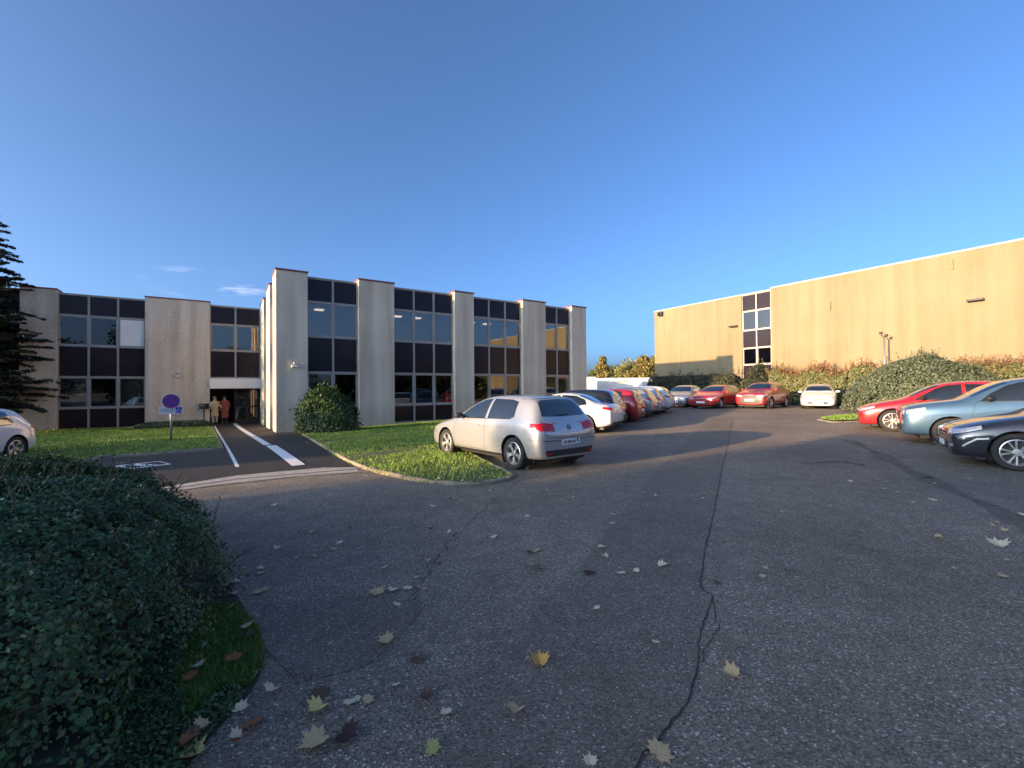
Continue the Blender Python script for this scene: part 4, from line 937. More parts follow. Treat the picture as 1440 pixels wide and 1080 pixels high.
# the big dark bush beside the viewer
bx, by = -4.3, 2.9
OUT = [(-2.1, 3.1), (-1.86, 2.5), (-1.72, 1.9), (-1.62, 1.4), (-1.7, .8), (-3, .45), (-6, .8), (-7.6, 3), (-7.0, 4.9), (-5.2, 5.4), (-4.0, 4.8), (-2.85, 3.95)]
PA = sorted((math.atan2(y - by, x - bx) % (2 * math.pi), math.hypot(x - bx, y - by)) for x, y in OUT)
aa = np.array([p[0] for p in PA]); rr_ = np.array([p[1] for p in PA]); aa = np.concatenate([aa[-1:] - 2 * math.pi, aa, aa[:1] + 2 * math.pi]); rr_ = np.concatenate([rr_[-1:], rr_, rr_[:1]])
brf = lambda a: float(np.interp(a % (2 * math.pi), aa, rr_))
mound('bush', 'large spreading dark green small-leaved bush filling the near left corner', 'bush', bx, by, brf, .96, 190000, .027, M['ivynear'], jit=.55, p=3.1, depth=.06, lump=.085, lsc=5.0, sprig=420, aspect=.6, spm=M['ivynear'], twigm=M['bark'])
# shrub against the office
cP = at_depth(461, 18.3); mound('shrub', 'rounded dark shrub growing against the office pillar beside the entrance path', 'shrub', cP.x, cP.y, ell(1.35, 1.15), 1.72, 20000, .085, M['ivynear'], p=2.1, depth=.10, lump=.13, lsc=2.6, sprig=160)
cP = gp(20, 600); mound('shrub', 'low dark shrub under the cedar in front of the far left window bay', 'shrub', cP.x, cP.y + .5, ell(2.2, .8), .9, 5000, .10, M['ivy'])
# low clipped hedge in front of the far wing
def boxhedge(name, label, cat, pts, wd, h, n, size, m, top=None, spk=0, spm=None, group=None, hf=None, corem=None):
    """hedge following ground points"""
    o = pts[0]; r = empty(name, (o.x, o.y, g(o.x, o.y))); tag(r, label, cat, group)
    segs = [(a, b, (b - a).length) for a, b in zip(pts, pts[1:])]; tot = sum(s[2] for s in segs)
    def at(t):
        d = t * tot
        for a, b, l in segs:
            if d <= l + 1e-6: return a.lerp(b, d / l), (b - a).normalized()
            d -= l
        return segs[-1][1], (segs[-1][1] - segs[-1][0]).normalized()
    hf = hf or (lambda t: 1.0)
    T_ = nrg.uniform(0, 1, n); A_ = nrg.uniform(0, math.pi, n); pos = np.zeros((n, 3)); nor = np.zeros((n, 3))
    for i in range(n):
        p, d = at(T_[i]); q = Vector((-d.y, d.x)); ca, sa = math.cos(A_[i]), math.sin(A_[i])
        y = math.copysign(abs(ca) ** .55, ca) * wd / 2; z = sa ** .5 * h * hf(T_[i]); e = min(T_[i], 1 - T_[i]) * tot
        if e < .5: z *= .6 + .4 * e / .5; y *= .5 + .5 * e / .5
        c = p + q * y; pos[i] = (c.x - o.x, c.y - o.y, z + g(c.x, c.y) - g(o.x, o.y)); nor[i] = (q.x * ca, q.y * ca, sa * .7)
    j = .10 * lumps(pos, 2.0, 5) + .07 * lumps(pos, 6.0, 6) - np.abs(nrg.normal(0, .12, n))
    pos += nor * j[:, None] * min(1.3, h); foliage('leaves', pos, size, m, r, N=nor, up=.2)
    mm = MB(); K = max(4, int(tot / .5)); vs = []; fs = []
    for i in range(K + 1):
        t = i / K; p, d = at(t); q = Vector((-d.y, d.x)); e = .5 if i in (0, K) else 1; hh = h * hf(t) * .84 * (.8 if i in (0, K) else 1)
        for yy, zz in ((-.38, -.1), (-.40, .6), (-.3, .95), (.3, .95), (.40, .6), (.38, -.1)):
            c = p + q * yy * wd * e; vs.append((c.x - o.x, c.y - o.y, zz * hh + g(c.x, c.y) - g(o.x, o.y)))
        if i:
            for k in range(5): fs.append((6 * i - 6 + k, 6 * i + k, 6 * i + k + 1, 6 * i - 6 + k + 1))
    fs += [(0, 1, 2, 3, 4, 5), tuple(range(6 * K + 5, 6 * K - 1, -1))]
    mm.add(vs, fs); mm.build('branch_mass', corem or M['twigs'], r)
    if spk:
        S_ = MB(); C_ = []
        for _ in range(spk):
            t = rnd.random(); p, d = at(t); q = Vector((-d.y, d.x)); b = p + q * rnd.uniform(-.4, .4) * wd; z = h * hf(t) * rnd.uniform(.8, .98) + g(b.x, b.y) - g(o.x, o.y)
            L_ = rnd.uniform(.2, .75); d3 = Vector((rnd.gauss(0, .2), rnd.gauss(0, .2), 1)).normalized(); b3 = Vector((b.x - o.x, b.y - o.y, z))
            S_.tube([b3, b3 + d3 * L_], [.012, .004], 4, False)
            for k in range(int(10 * L_ / .5)): C_.append(tuple(b3 + d3 * L_ * rnd.uniform(.1, 1) + Vector((rnd.gauss(0, .05), rnd.gauss(0, .05), 0))))
        tag(S_.build('shoots', M['bark'], r), kind='stuff'); tag(foliage('new_growth', C_, size * .9, spm or m, r), kind='stuff')
    return r
boxhedge('hedge', 'very low dark clipped hedge along the foot of the wing behind the no stopping sign', 'hedge', [gp(190, 605), gp(300, 601)], .8, .42, 5000, .07, M['ivy'])
def whp(px, y):
    x = loc_at(px, wh, y); a = WA; return Vector((wh.location.x + math.cos(a) * x - math.sin(a) * y, wh.location.y + math.sin(a) * x + math.cos(a) * y))
boxhedge('hedge', 'dark shaded hedge at the far corner of the warehouse behind the nose-out cars', 'hedge', [whp(914, -2.4), whp(1000, -2.2), whp(1042, -2.0)], 2.4, 2.35, 15000, .13, M['hdark'], spk=90, spm=M['hdark'])
cP = whp(1066, -1.9); mound('shrub', 'upright dark green shrub in front of the glazed stair strip of the warehouse', 'shrub', cP.x, cP.y, ell(1.7, 1.5), 3.0, 9000, .13, M['hdark'], p=1.7, lump=.14, sprig=60, spm=M['hgrey'])
boxhedge('hedge', 'sunlit olive hedge with rusty red shoot tips between stair strip and rounded bush', 'hedge', [whp(1083, -2.2), whp(1140, -2.3), whp(1200, -2.4), whp(1250, -2.2)], 2.4, 2.55, 22000, .12, M['holive'], spk=420, spm=M['hrust'], hf=lambda t: .92 + .1 * math.sin(t * 17))
boxhedge('hedge', 'sparse reddish twiggy hedge behind the rounded bush at the right edge', 'hedge', [whp(1340, -1.7), whp(1400, -1.8), whp(1470, -1.8), whp(1560, -1.8)], 1.8, 2.45, 12000, .10, M['holive'], spk=380, spm=M['hrust'])
cP = at_depth(1300, 21.5); mound('bush', 'big rounded grey-green bush behind the bright red hatchback on the right', 'bush', cP.x, cP.y, ell(3.3, 2.5, R(-20)), 2.6, 46000, .10, M['hgrey'], p=2.1, lump=.07, lsc=1.4, depth=.05, sprig=260, spm=M['hgrey'])

# trees
def tree(label, x, y, h, rad, m, n=5000, size=.35, trunk=.25, z0c=.3, group=None, shape=1.0, name='tree', clusters=26):
    r = empty(name, (x, y, g(x, y))); tag(r, label, 'tree', group)
    T = MB(); T.tube([(0, 0, -.2), (rnd.uniform(-.1, .1), 0, h * .3), (rnd.uniform(-.2, .2), rnd.uniform(-.2, .2), h * .62), (0, 0, h * .9)], [trunk, trunk * .75, trunk * .45, .04], 10)
    cc = []
    for i in range(clusters):
        a = rnd.uniform(0, 6.283); zz = rnd.uniform(z0c, .95); e = math.sin(min(1, (zz - z0c) / (1 - z0c) + .12) * math.pi) ** .6 * rnd.uniform(.35, .95)
        c = Vector((math.cos(a) * rad * e, math.sin(a) * rad * e, zz * h)); cc.append(c)
        b = Vector((0, 0, max(h * .22, c.z - rad * .5 * e - .3))); T.tube([b, b.lerp(c, .55) + Vector((0, 0, .15)), c], [trunk * .3, trunk * .18, .02], 6, False)
    T.build('trunk', M['bark'], r, True)
    ci = nrg.integers(0, len(cc), n); C_ = np.array([tuple(c) for c in cc])[ci]; sp = rad * .34 * shape
    d = nrg.normal(size=(n, 3)); d /= np.linalg.norm(d, axis=1)[:, None]; C_ = C_ + d * (nrg.uniform(0, 1, n) ** .5)[:, None] * sp * np.array([1, 1, .75])
    foliage('crown', C_, size, m, r); return r
def far_tree(px, Y, top_py, wpx, m, label, **k):
    P = at_depth(px, Y); d = ray(px, top_py); zt = CAM_H + d.z / d.y * Y; rad = wpx / 2 / FPX * Y
    return tree(label, P.x, P.y, zt, rad, m, **k)
far_tree(848, 92, 503, 22, M['aut1'], 'narrow orange autumn tree beyond the trailers', n=7000, size=.5, z0c=.05, shape=1.3, clusters=40)
far_tree(884, 100, 511, 52, M['aut2'], 'low spreading yellow autumn tree left of the warehouse corner', n=9000, size=.5, z0c=.05, shape=1.2, clusters=50)
far_tree(905, 88, 505, 44, M['aut1'], 'broad golden tree half hidden by the warehouse corner', n=9000, size=.5, z0c=.05, shape=1.2, clusters=50)
far_tree(922, 94, 503, 34, M['aut2'], 'yellow tree crown cut off by the warehouse corner', n=8000, size=.5, z0c=.05, shape=1.2, clusters=45)
far_tree(866, 110, 521, 62, M['green'], 'low dull green tree between the two autumn trees', n=7000, size=.5, z0c=.03, shape=1.3, clusters=45)
far_tree(833, 105, 524, 24, M['green'], 'small green tree just right of the office end', n=4000, size=.5, z0c=.03, shape=1.3, clusters=30)
# trees behind the viewer (they stand in the window reflections)
for i, (x, y, h, r_) in enumerate([(44, -10, 9, 4), (52, -22, 11, 5), (40, -24, 8, 4), (60, -8, 10, 4.5), (33, -30, 9, 4), (24, -34, 10, 4.5), (66, -30, 12, 5), (14, -38, 9, 4), (6, -34, 12, 5), (-2, -40, 13, 5), (48, -2, 7, 4), (72, -16, 10, 5)]):
    tree(['tall roadside tree behind the viewer seen only mirrored in the office windows'][0], x, y, h, r_, M['green'], n=7000, size=.5, z0c=.08, shape=1.3, clusters=40, group='trees mirrored in the windows')
# unseen trees added by the shading block to dapple its shadow edge
for q, c, h, r_ in ((-33, 7.6, 6.9, 2.2), (-30, 5.0, 7.4, 2.2)):
    p = lc(q, c); tree('small leafy tree added unseen behind the viewer to dapple the shadow edge', p.x, p.y, h, r_, M['green'], n=1100, size=.28, z0c=.25, group='unseen trees dappling the shadow edge')
p1, p2 = lc(-26, 11.5), lc(-26, 20.5); boxhedge('hedge', 'tall hedge added out of sight to shade the bays and path', 'hedge', [p1, p2], 1.6, 5.3, 6000, .22, M['hdark'])  # unseen hedge added to shade the path and tar bays
p1, p2 = lc(-27, 20.5), lc(-27, 29.0); boxhedge('hedge', 'lower hedge added out of sight to shade the left lawn', 'hedge', [p1, p2], 1.6, 4.4, 5000, .22, M['hdark'])  # unseen lower hedge, added so the left lawn falls in shade

# cedar at the left edge
def cedar(x, y, h):
    r = empty('cedar_tree', (x, y, g(x, y))); tag(r, 'dark cedar with drooping flat branches at the left edge of the picture', 'tree')
    T = MB(); T.tube([(0, 0, -.3), (.05, 0, h * .3), (0, .05, h * .7), (0, 0, h)], [.32, .24, .12, .03], 12); C_ = []; Nn = []
    z = .9
    while z < h - .4:
        for k in range(11):
            a = rnd.uniform(0, 6.283); Lb = 3.1 * (1 - (z / h) ** 1.8) * rnd.uniform(.55, 1.08) + .3; dr = rnd.uniform(-.02, .22)
            d = Vector((math.cos(a), math.sin(a), 0)); q = Vector((-d.y, d.x, 0))
            def bp(t): return Vector((0, 0, z)) + d * Lb * t + Vector((0, 0, .25 * t * Lb * .4 - dr * Lb * t * t * 1.3))
            T.tube([bp(0), bp(.35), bp(.7), bp(1)], [.055, .04, .022, .008], 5, False)
            for j in range(int(14 * Lb)):
                t = rnd.uniform(.18, 1.0); b = bp(t); s = rnd.choice((-1, 1)); tl = (1.05 - t) * .38 * Lb * rnd.uniform(.4, 1) + .12
                e = (q * s + d * .9).normalized()
                for _ in range(20):
                    f = rnd.uniform(0, 1); pnt = b + e * tl * f + Vector((rnd.gauss(0, .03), rnd.gauss(0, .03), rnd.gauss(0, .02) - .10 * f * tl)); C_.append(tuple(pnt))
        z += rnd.uniform(.24, .40)
    T.build('trunk', M['bark'], r, True); foliage('crown', C_, .14, M['cedar'], r, up=1.6, aspect=.35); return r
cp = at_depth(-40, 20.5); cedar(cp.x, cp.y, 11.5)

# grass
def inside(P, poly):
    x, y = P[:, 0], P[:, 1]; res = np.zeros(len(P), bool); n = len(poly); j = n - 1
    for i in range(n):
        xi, yi, xj, yj = poly[i][0], poly[i][1], poly[j][0], poly[j][1]
        c = ((yi > y) != (yj > y)) & (x < (xj - xi) * (y - yi) / (yj - yi + 1e-12) + xi); res ^= c; j = i
    return res
def grass(name, poly, n, h, m, off=.045, wd=.006, label=None, maxd=99):
    poly = [(p[0], p[1]) for p in poly]; x0, x1 = min(p[0] for p in poly), max(p[0] for p in poly); y0, y1 = min(p[1] for p in poly), max(p[1] for p in poly)
    P = np.stack([nrg.uniform(x0, x1, n), nrg.uniform(y0, y1, n)], 1); P = P[inside(P, poly)]
    P = P[np.hypot(P[:, 0], P[:, 1]) < maxd]; k = len(P); Z = np.array([g(a, b) for a, b in P]) + off
    d = np.hypot(P[:, 0], P[:, 1]); q = lumps(np.c_[P, np.zeros(k)], 2.5, 9) * .5 + .75; H = h * q * nrg.uniform(.5, 1.2, k); W_ = wd * (1 + d / 14)
    a = nrg.uniform(0, 6.283, k); lean = nrg.normal(0, .5, (k, 2)) * H[:, None]
    dx, dy = np.cos(a) * W_, np.sin(a) * W_
    A = np.stack([P[:, 0] - dx, P[:, 1] - dy, Z], 1); B_ = np.stack([P[:, 0] + dx, P[:, 1] + dy, Z], 1); T = np.stack([P[:, 0] + lean[:, 0], P[:, 1] + lean[:, 1], Z + H], 1)
    Vv = np.stack([A, B_, T], 1).reshape(-1, 3); o = npmesh(name, Vv, np.arange(3 * k).reshape(-1, 3), m); tag(o, label, 'grass', kind='stuff'); return o
grass('grass', KERB + back + wallfoot, 190000, .075, M['grass'], label='short bright grass on the lawn between kerb and office')
kb = [p + Vector((-.02, -.16)) for p in KERB]
grass('grass', KERB + kb[::-1], 60000, .05, M['grass'], off=.02, label='ragged grass tufts growing over the lawn kerb')
grass('grass', left_lawn, 130000, .085, M['grass'], wd=.010, label='mown grass of the lawn below the no stopping sign', maxd=34)
MOSS = G((290, 850), (330, 850), (362, 885), (372, 930), (350, 965), (305, 975), (262, 1020), (245, 950))
grass('grass', MOSS, 26000, .05, leafmat('mossy_grass', [(.1, (.04, .08, .014)), (.5, (.09, .18, .028)), (.9, (.17, .26, .055))], .6, .2), off=.005, wd=.004, label='low mossy grass at the foot of the big bush')
grass('grass', ISL, 5000, .07, M['grass'], wd=.01, label='weedy grass on the small islet near the white hatchback')

# ------------------------------------------------------------ fallen leaves
LM = {}
for k, c_ in dict(gold=(.60, .33, .08), yellow=(.66, .54, .20), tan=(.50, .36, .19), pale=(.60, .52, .36), brown=(.10, .055, .035), maroon=(.045, .014, .016), rust=(.28, .10, .035), green=(.36, .36, .12)).items():
    LM[k] = mat(k + '_dry_leaf', c_, .7, noise=(30, .35), bump=(60, .3), trans=.15)
def maple(kind, curl):
    ang = [-90, -62, -48, -30, -12, 4, 22, 38, 52, 66, 78, 90]; rad = [.12, .42, .40, .66, .50, .82, .62, .95, .66, .76, .68, 1.04]
    pts = [(math.cos(R(a)) * r, math.sin(R(a)) * r) for a, r in zip(ang, rad)]; pts += [(-x, y) for x, y in pts[::-1][1:-1]]
    mb = MB(); vs = [(0, 0, 0)]
    for f in (.5, 1):
        for x, y in pts: x *= f; y *= f; vs.append((x, y, curl * (abs(x) ** 1.6 * .45 + max(0, y) ** 2 * .2) + rnd.uniform(-.03, .03) * f + .03))
    n = len(pts); fs = [(0, 1 + i, 1 + (i + 1) % n) for i in range(n)] + [(1 + i, 1 + n + i, 1 + n + (i + 1) % n, 1 + (i + 1) % n) for i in range(n)]
    mb.add(vs, fs); mb.tube([(0, -.05, .03), (.03, -.45, .05), (.1, -.8, .1)], [.02, .015, .015], 4, False); o = mb.build('fallen_leaf', LM[kind]); o.scale = (.06,) * 3; return o
vp = [(p.x, p.y) for p in VERGE]; VP_ = np.stack([nrg.uniform(-2.6, -1.0, 60000), nrg.uniform(.6, 3.9, 60000)], 1); VP_ = VP_[inside(VP_, vp)]
dens = lumps(np.c_[VP_, np.zeros(len(VP_))], 5, 21); VP_ = VP_[(dens > -.1) & ~inside(VP_, [(p.x, p.y) for p in MOSS])][:13000]
tag(foliage('ground_cover', np.c_[VP_, np.array([g(a, b) for a, b in VP_]) + nrg.uniform(.01, .05, len(VP_))], .022, M['ivynear'], up=1.5), 'dark low ground cover creeping out from under the big bush', 'ground cover', kind='stuff')
LP = {(k, c_): None for k in LM for c_ in (0, 1, 2)}; LCV = (.2, .9, 1.7)
LEAF_GRP = 'fallen leaves on the asphalt'; used_protos = {}
def leaf(px, py, kind, size=.11, label=None, grp=None, P=None, dz=.010, tilt=0):
    P = P or gp(px, py); key = (kind, rnd.randrange(3))
    if key in used_protos: o = used_protos[key].copy(); COL.objects.link(o)
    else: o = maple(kind, LCV[key[1]]); used_protos[key] = o
    o.location = (P.x, P.y, g(P.x, P.y) + dz); o.rotation_euler = (rnd.gauss(0, .12) + tilt, rnd.gauss(0, .12), rnd.uniform(0, 6.283)); s = size / 1.9 * rnd.uniform(.9, 1.1); o.scale = (s, s, s)
    for k_ in ('label', 'category', 'group'):
        if k_ in o: del o[k_]
    tag(o, label or 'small %s dry leaf lying on the shaded asphalt' % {'pale': 'pale', 'tan': 'tan', 'brown': 'dark brown'}.get(kind, kind), 'leaf', grp or ('small %s leaves scattered on the lane' % kind if not label else LEAF_GRP)); return o
NAMED = [(760, 935, 'gold', .15, 'golden maple leaf lying alone on the smooth repair lane near the bottom'), (1033, 953, 'tan', .14, 'tan maple leaf on coarse asphalt right of the long crack'),
 (262, 1068, 'yellow', .15, 'yellow maple leaf at the very bottom beside the big bush'), (450, 996, 'yellow', .14, 'pale yellow maple leaf below the small pile of dark leaves'),
 (349, 957, 'tan', .14, 'curled tan leaf at the tip of the mossy verge'), (384, 972, 'pale', .11, 'pale tan leaf just right of the verge tip'), (350, 1021, 'rust', .13, 'rusty orange leaf beside the dark foot of the bush'),
 (448, 975, 'brown', .13, 'dark brown curled leaf above the pale yellow maple leaf'), (484, 1036, 'maroon', .17, 'biggest dark maroon leaf near the bottom of the picture'), (450, 1042, 'tan', .18, 'large tan leaf touching the dark maroon leaf'),
 (605, 1054, 'green', .11, 'yellow green maple leaf left of the repair lane foot'), (627, 1006, 'pale', .09, 'pale crumpled leaf left of the lower repair lane'), (595, 985, 'brown', .11, 'brown leaf in front of the coarse asphalt left of the lane'),
 (545, 903, 'tan', .13, 'tan maple leaf at the edge of the smooth asphalt blot'), (588, 928, 'brown', .10, 'reddish brown leaf midway between blot and repair lane'), (831, 806, 'maroon', .16, 'dark curled leaf next to four pale leaves on the lane'),
 (745, 778, 'maroon', .13, 'small dark leaf left of the repair lane beside tan leaves'), (1404, 769, 'pale', .22, 'long pale leaf lying flat near the right edge'), (332, 821, 'pale', .17, 'long pale leaf on the asphalt right of the bush'), (368, 833, 'tan', .16, 'tan leaf right of the bush above the moss'),
 (728, 1000, 'tan', .12, 'tan leaf low on the middle of the repair lane'), (925, 1062, 'tan', .16, 'ragged tan leaf at the bottom by the foot of the crack'), (830, 1076, 'pale', .08, 'pale leaf cut by the bottom edge of the picture'), (492, 988, 'pale', .08, 'small pale leaf just above the yellow maple leaf')]
for px, py, k, s, lb in NAMED: leaf(px, py, k, s, lb)
for px, py, k, s in [(325, 838, 'pale', .1), (282, 868, 'tan', .15), (318, 858, 'pale', .13), (553, 830, 'pale', .11), (573, 829, 'pale', .09), (531, 836, 'tan', .14), (848, 771, 'pale', .12), (851, 785, 'pale', .11), (872, 807, 'pale', .11), (893, 804, 'pale', .09), (930, 798, 'pale', .12),
 (757, 775, 'tan', .12), (752, 797, 'tan', .13), (694, 756, 'pale', .1), (741, 727, 'pale', .1), (860, 737, 'pale', .1), (862, 725, 'pale', .1), (385, 712, 'pale', .12), (390, 773, 'pale', .1), (470, 774, 'tan', .1), (478, 765, 'pale', .1), (608, 712, 'pale', .1), (924, 699, 'pale', .1), (905, 694, 'pale', .1),
 (1310, 703, 'pale', .13), (1225, 702, 'pale', .1), (1243, 688, 'pale', .1), (1285, 707, 'tan', .1), (1263, 693, 'pale', .1), (1196, 678, 'pale', .1), (1434, 725, 'pale', .16), (1395, 740, 'tan', .09), (1412, 812, 'tan', .1), (837, 858, 'pale', .08), (922, 906, 'pale', .07), (1318, 757, 'tan', .1), (1205, 750, 'brown', .09), (556, 966, 'pale', .07), (515, 987, 'tan', .09), (500, 985, 'pale', .06),
 (440, 750, 'tan', .08), (630, 750, 'pale', .08), (650, 705, 'pale', .08), (690, 690, 'tan', .09), (420, 690, 'tan', .09), (540, 800, 'pale', .08), (990, 695, 'pale', .08), (805, 700, 'tan', .08), (770, 690, 'tan', .08), (1100, 720, 'tan', .08), (1075, 800, 'tan', .06), (720, 830, 'tan', .07)]: leaf(px, py, k, s)
for i in range(46):
    px, py = rnd.uniform(330, 1430), 668 + rnd.random() ** 1.7 * 200
    P = gp(px, py)
    if not (px < 500 and py > 700 and px < 360): leaf(px, py, rnd.choice(('pale', 'tan', 'brown', 'tan')), rnd.uniform(.05, .09))
vk = [p for p in KERB]
for i in range(34):
    P = vk[rnd.randrange(len(vk))] + Vector((rnd.gauss(0, .25), rnd.gauss(0, .2))); leaf(0, 0, rnd.choice(('tan', 'yellow', 'brown')), rnd.uniform(.07, .10), P=P, dz=.10, label='dry leaf caught along the kerb of the near lawn', grp='leaves caught along the lawn kerb')
for i in range(26):
    P = Vector((rnd.uniform(-9, -.5), rnd.uniform(9, 18)))
    if inside(np.array([[P.x, P.y]]), [(p.x, p.y) for p in KERB + back + wallfoot])[0]: leaf(0, 0, 'pale', .09, P=P, dz=.11, label='pale dry leaf lying in the grass near the silver hatchback', grp='leaves in the lawn grass')
for i in range(14):
    P = gp(rnd.uniform(255, 360), rnd.uniform(850, 1075)); leaf(0, 0, rnd.choice(('tan', 'brown', 'rust', 'pale')), rnd.uniform(.06, .11), P=P, dz=.05, label='dead leaf on the mossy verge under the big bush', grp='dead leaves on the mossy verge')

# ------------------------------------------------------------ sign, post box, mast
M['signred'] = mat('sign_red', (.36, .03, .10), .4, noise=(5, .05)); M['signblue'] = mat('sign_blue', (.06, .06, .42), .4, noise=(5, .05)); M['signwhite'] = mat('sign_white', (.75, .75, .76), .4, noise=(5, .04))
P = gp(240.5, 622); Y = P.y; sc = Y / FPX
zc = CAM_H + ray(241, 564).z / ray(241, 564).y * Y; zp = CAM_H + ray(241, 577).z / ray(241, 577).y * Y
face = math.atan2(P.y, P.x) - math.pi / 2
s = empty('traffic_sign', (P.x, P.y, g(P.x, P.y)), face); tag(s, 'round no stopping sign with small wheelchair plate on a grey post in the lawn', 'sign'); z0 = g(P.x, P.y)
m = MB(); m.tube([(0, .05, -.1), (0, .05, zc - z0 + .2)], .035, 12); m.build('post', M['steel'], s, True)
def disc(r0, r1, y0, y1, zc_, m_, nm, par):
    b = MB(); b.lathe([(r0, y0), (r1, y0), (r1, y1), (r0, y1)], 36, Matrix.Translation((0, 0, zc_)) @ Matrix.Rotation(R(90), 4, 'X')); return b.build(nm, m_, par)
rs = 11.4 * sc; zz = zc - z0
d0 = disc(0, rs, -.0, .02, zz, M['signwhite'], 'sign_disc', s); disc(0, rs * .80, .021, .024, zz, M['signblue'], 'blue_field', d0); disc(rs * .68, rs * .86, .025, .028, zz, M['signred'], 'red_ring', d0)
m = MB()
for a in (45, -45):
    Mx = Matrix.Translation((0, 0, zz)) @ Matrix.Rotation(R(a), 4, 'Y'); yy = -.0265 if a > 0 else -.0285; m.box(-rs * .69, rs * .69, yy - .0015, yy, -rs * .075, rs * .075, Mx)
m.build('red_cross', M['signred'], d0)
hz = zp - z0; hw = 13.2 * sc; hh = 5.2 * sc
m = MB(); m.box(-hw, hw, -.02, -.002, hz - hh, hz + hh); pl = m.build('plate', M['signwhite'], s, bevel=.004)
m = MB(); m.box(hw * .38, hw * .92, -.024, -.0205, hz - hh * .82, hz + hh * .82); m.build('blue_square', M['signblue'], pl)
m = MB(); m.tube([(hw * .6, -.026, hz + hh * .6), (hw * .6, -.026, hz), (hw * .78, -.026, hz - hh * .05), (hw * .84, -.026, hz - hh * .6)], .008, 6)
for i in range(9):
    a0, a1 = R(100 + i * 22), R(122 + i * 22); m.tube([(hw * .62 + hh * .42 * math.cos(a0), -.026, hz - hh * .25 + hh * .42 * math.sin(a0)), (hw * .62 + hh * .42 * math.cos(a1), -.026, hz - hh * .25 + hh * .42 * math.sin(a1))], .007, 5)
m.build('wheelchair_symbol', M['signwhite'], pl)
fc = bpy.data.curves.new('lettering', 'FONT'); fc.body = 'SAUF'; fc.size = hh * 1.35; fc.extrude = .001; fc.align_x = 'CENTER'; fc.align_y = 'CENTER'
tx0 = bpy.data.objects.new('tmp', fc); COL.objects.link(tx0); tme = bpy.data.meshes.new_from_object(tx0.evaluated_get(bpy.context.evaluated_depsgraph_get())); bpy.data.objects.remove(tx0)
tx = bpy.data.objects.new('lettering', tme); COL.objects.link(tx); tx.location = (-hw * .32, -.0225, hz); tx.rotation_euler = (R(90), 0, 0); tme.materials.clear(); tme.materials.append(M['frame']); tx.parent = pl

P = at_depth(287, 25.6); r = empty('post_box', (P.x, P.y, -.31)); tag(r, 'dark post box on a thin post beside the office entrance', 'post box')
m = MB(); m.tube([(0, 0, -.1), (0, 0, .95)], .035, 8); m.build('post', M['dark'], r); m = MB(); m.box(-.2, .2, -.15, .15, .92, 1.25); m.build('box', M['dark'], r, bevel=.03)
m = MB(); m.box(-.14, .14, -.158, -.151, 1.14, 1.17); m.build('slot', M['steel'], r)
P = whp(1244, -.8); r = empty('lamp_mast', (P.x, P.y, g(P.x, P.y)), WA); tag(r, 'slim grey mast with two small floodlights behind the rounded bush', 'lamp mast')
zt = CAM_H + ray(1244, 468).z / ray(1244, 468).y * P.y - g(P.x, P.y)
m = MB(); m.tube([(0, 0, -.2), (0, 0, zt - .3)], [.06, .045], 12); m.build('mast', M['steel'], r, True)
m = MB(); m.tube([(-.14, 0, zt - .12), (0, 0, zt - .3), (.1, 0, zt - .25)], .03, 6); m.build('bracket', M['dark'], r)
for x, z in ((-.15, zt), (.12, zt - .18)): m = MB(); m.box(x - .09, x + .09, -.1, .1, z - .08, z + .08, Matrix.Rotation(.0, 4, 'X')); m.build('floodlight', M['dark'], r, bevel=.05)

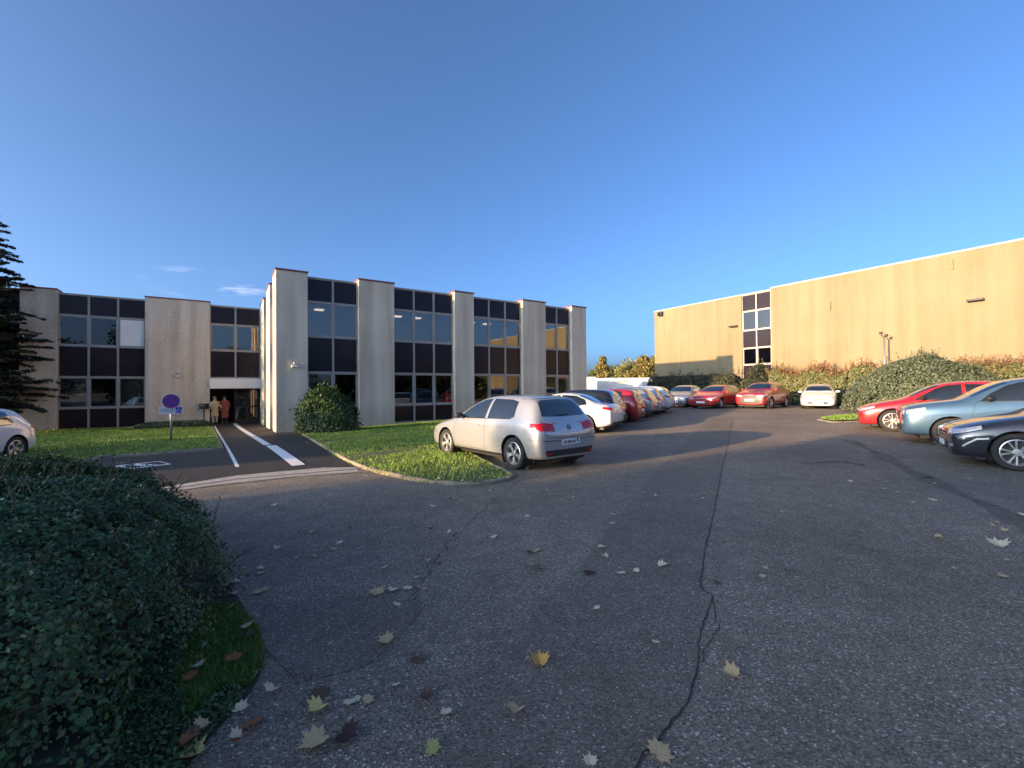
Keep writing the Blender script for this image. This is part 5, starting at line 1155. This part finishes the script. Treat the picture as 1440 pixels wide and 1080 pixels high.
# ------------------------------------------------------------ people by the entrance
def person(P, z, head, label, h=1.64, coat=None, trousers=None, hair=(.03, .02, .015), pose='stand', coat_len=.42):
    skin = mat('skin', (.50, .32, .24), .6, noise=(5, .05)); hm = mat('hair', hair, .7, noise=(20, .2)); cm = mat('coat_cloth', coat, .9, noise=(6, .15)); tm = mat('trouser_cloth', trousers, .9, noise=(6, .15)); shoe = M['dark']
    r = empty('person', (P.x, P.y, z), head); tag(r, label, 'person', 'people at the office entrance'); k = h / 1.7
    J = {'pel': (0, 0, .93, .13), 'wa': (0, 0, 1.08, .12), 'ch': (0, .01, 1.28, .145), 'nk': (0, 0, 1.45, .055), 'hd0': (0, -.01, 1.53, .07), 'hd': (0, -.015, 1.61, .088), 'hd1': (0, 0, 1.68, .06)}
    E = [('pel', 'wa'), ('wa', 'ch'), ('ch', 'nk'), ('nk', 'hd0'), ('hd0', 'hd'), ('hd', 'hd1')]
    for s in (1, -1):
        q = 'l' if s > 0 else 'r'; fw = -.32 if (s > 0 and pose == 'reach') else -.06
        J.update({q + 'sh': (s * .17, 0, 1.40, .06), q + 'el': (s * .23, .02 + fw * .3, 1.13, .042), q + 'wr': (s * .22, fw, .93 - (fw + .06) * .7, .028), q + 'pa': (s * .22, fw - .03, .87 - (fw + .06) * .8, .032),
                  q + 'hp': (s * .09, 0, .86, .09), q + 'kn': (s * .10, -.02 * s, .49, .058), q + 'an': (s * .10, .03 * s, .10, .04), q + 'to': (s * .11, .03 * s - .15, .04, .035)})
        E += [('ch', q + 'sh'), (q + 'sh', q + 'el'), (q + 'el', q + 'wr'), (q + 'wr', q + 'pa'), ('pel', q + 'hp'), (q + 'hp', q + 'kn'), (q + 'kn', q + 'an'), (q + 'an', q + 'to')]
        pa = J[q + 'pa']
        for f in range(5):
            dx = (f - 1.5) * .018 if f < 4 else -s * .04; ln1 = (.075, .085, .08, .06, .045)[f]
            J[q + 'f%d' % f] = (pa[0] + dx, pa[1] - .012, pa[2] - ln1 * (.8 if f < 4 else .5), .008); E.append((q + 'pa', q + 'f%d' % f))
    names = list(J); me = bpy.data.meshes.new('body'); me.from_pydata([tuple(c * k for c in J[n][:3]) for n in names], [(names.index(a), names.index(b)) for a, b in E], [])
    o = link('body', me, skin, r); md = o.modifiers.new('skin', 'SKIN'); md.use_smooth_shade = True
    for i, n in enumerate(names): me.skin_vertices[0].data[i].radius = (J[n][3] * k,) * 2; me.skin_vertices[0].data[i].use_root = (n == 'pel')
    sb = o.modifiers.new('sub', 'SUBSURF'); sb.levels = sb.render_levels = 1
    c = MB(); zl = .93 - coat_len
    c.lathe([(.20, zl * k), (.19, (zl + .2) * k), (.165, 1.05 * k), (.185, 1.25 * k), (.17, 1.38 * k), (.07, 1.47 * k), (.06, 1.49 * k)], 16, Matrix.Diagonal((1.05, .78, 1, 1)))
    for s in (1, -1):
        q = 'l' if s > 0 else 'r'; c.tube([Vector(J[q + n][:3]) * k for n in ('sh', 'el', 'wr')], [.075 * k, .06 * k, .045 * k], 10)
    c.build('coat', cm, r, True)
    for s in (1, -1):
        q = 'l' if s > 0 else 'r'; t = MB(); t.tube([Vector(J[q + n][:3]) * k for n in ('hp', 'kn', 'an')], [.105 * k, .075 * k, .06 * k], 10); t.build('trouser_leg', tm, r, True)
        t = MB(); t.tube([Vector(J[q + 'an'][:3]) * k + Vector((0, .05, -.05 * k)), Vector(J[q + 'to'][:3]) * k], [.05, .045], 8); t.build('shoe', shoe, r, True)
    b = MB(); b.lathe([(.0, 1.73 * k), (.06, 1.72 * k), (.095, 1.67 * k), (.10, 1.60 * k), (.085, 1.53 * k)], 14, Matrix.Translation((0, .022, 0)) @ Matrix.Diagonal((1, 1, 1, 1))); b.build('hair', hm, r, True)
    b = MB(); b.tube([(0, -.10 * k, 1.60 * k), (0, -.125 * k, 1.575 * k)], [.012, .016], 6); b.build('nose', skin, r, True)
    for s in (1, -1): b = MB(); b.tube([(s * .032, -.095 * k, 1.615 * k), (s * .032, -.108 * k, 1.615 * k)], [.010, .008], 6); b.build('eye', M['dark'], r)
    return r
P = at_depth(316, 26.6); person(P, -.31, R(15), 'person in a long rust red coat standing in the office doorway', 1.64, (.30, .075, .04), (.03, .03, .04), coat_len=.55)
P = at_depth(302, 26.2); person(P, -.31, R(60), 'person in cream jacket and white trousers left of the red coat at the doorway', 1.62, (.55, .45, .28), (.6, .57, .5), hair=(.25, .17, .09), pose='reach')
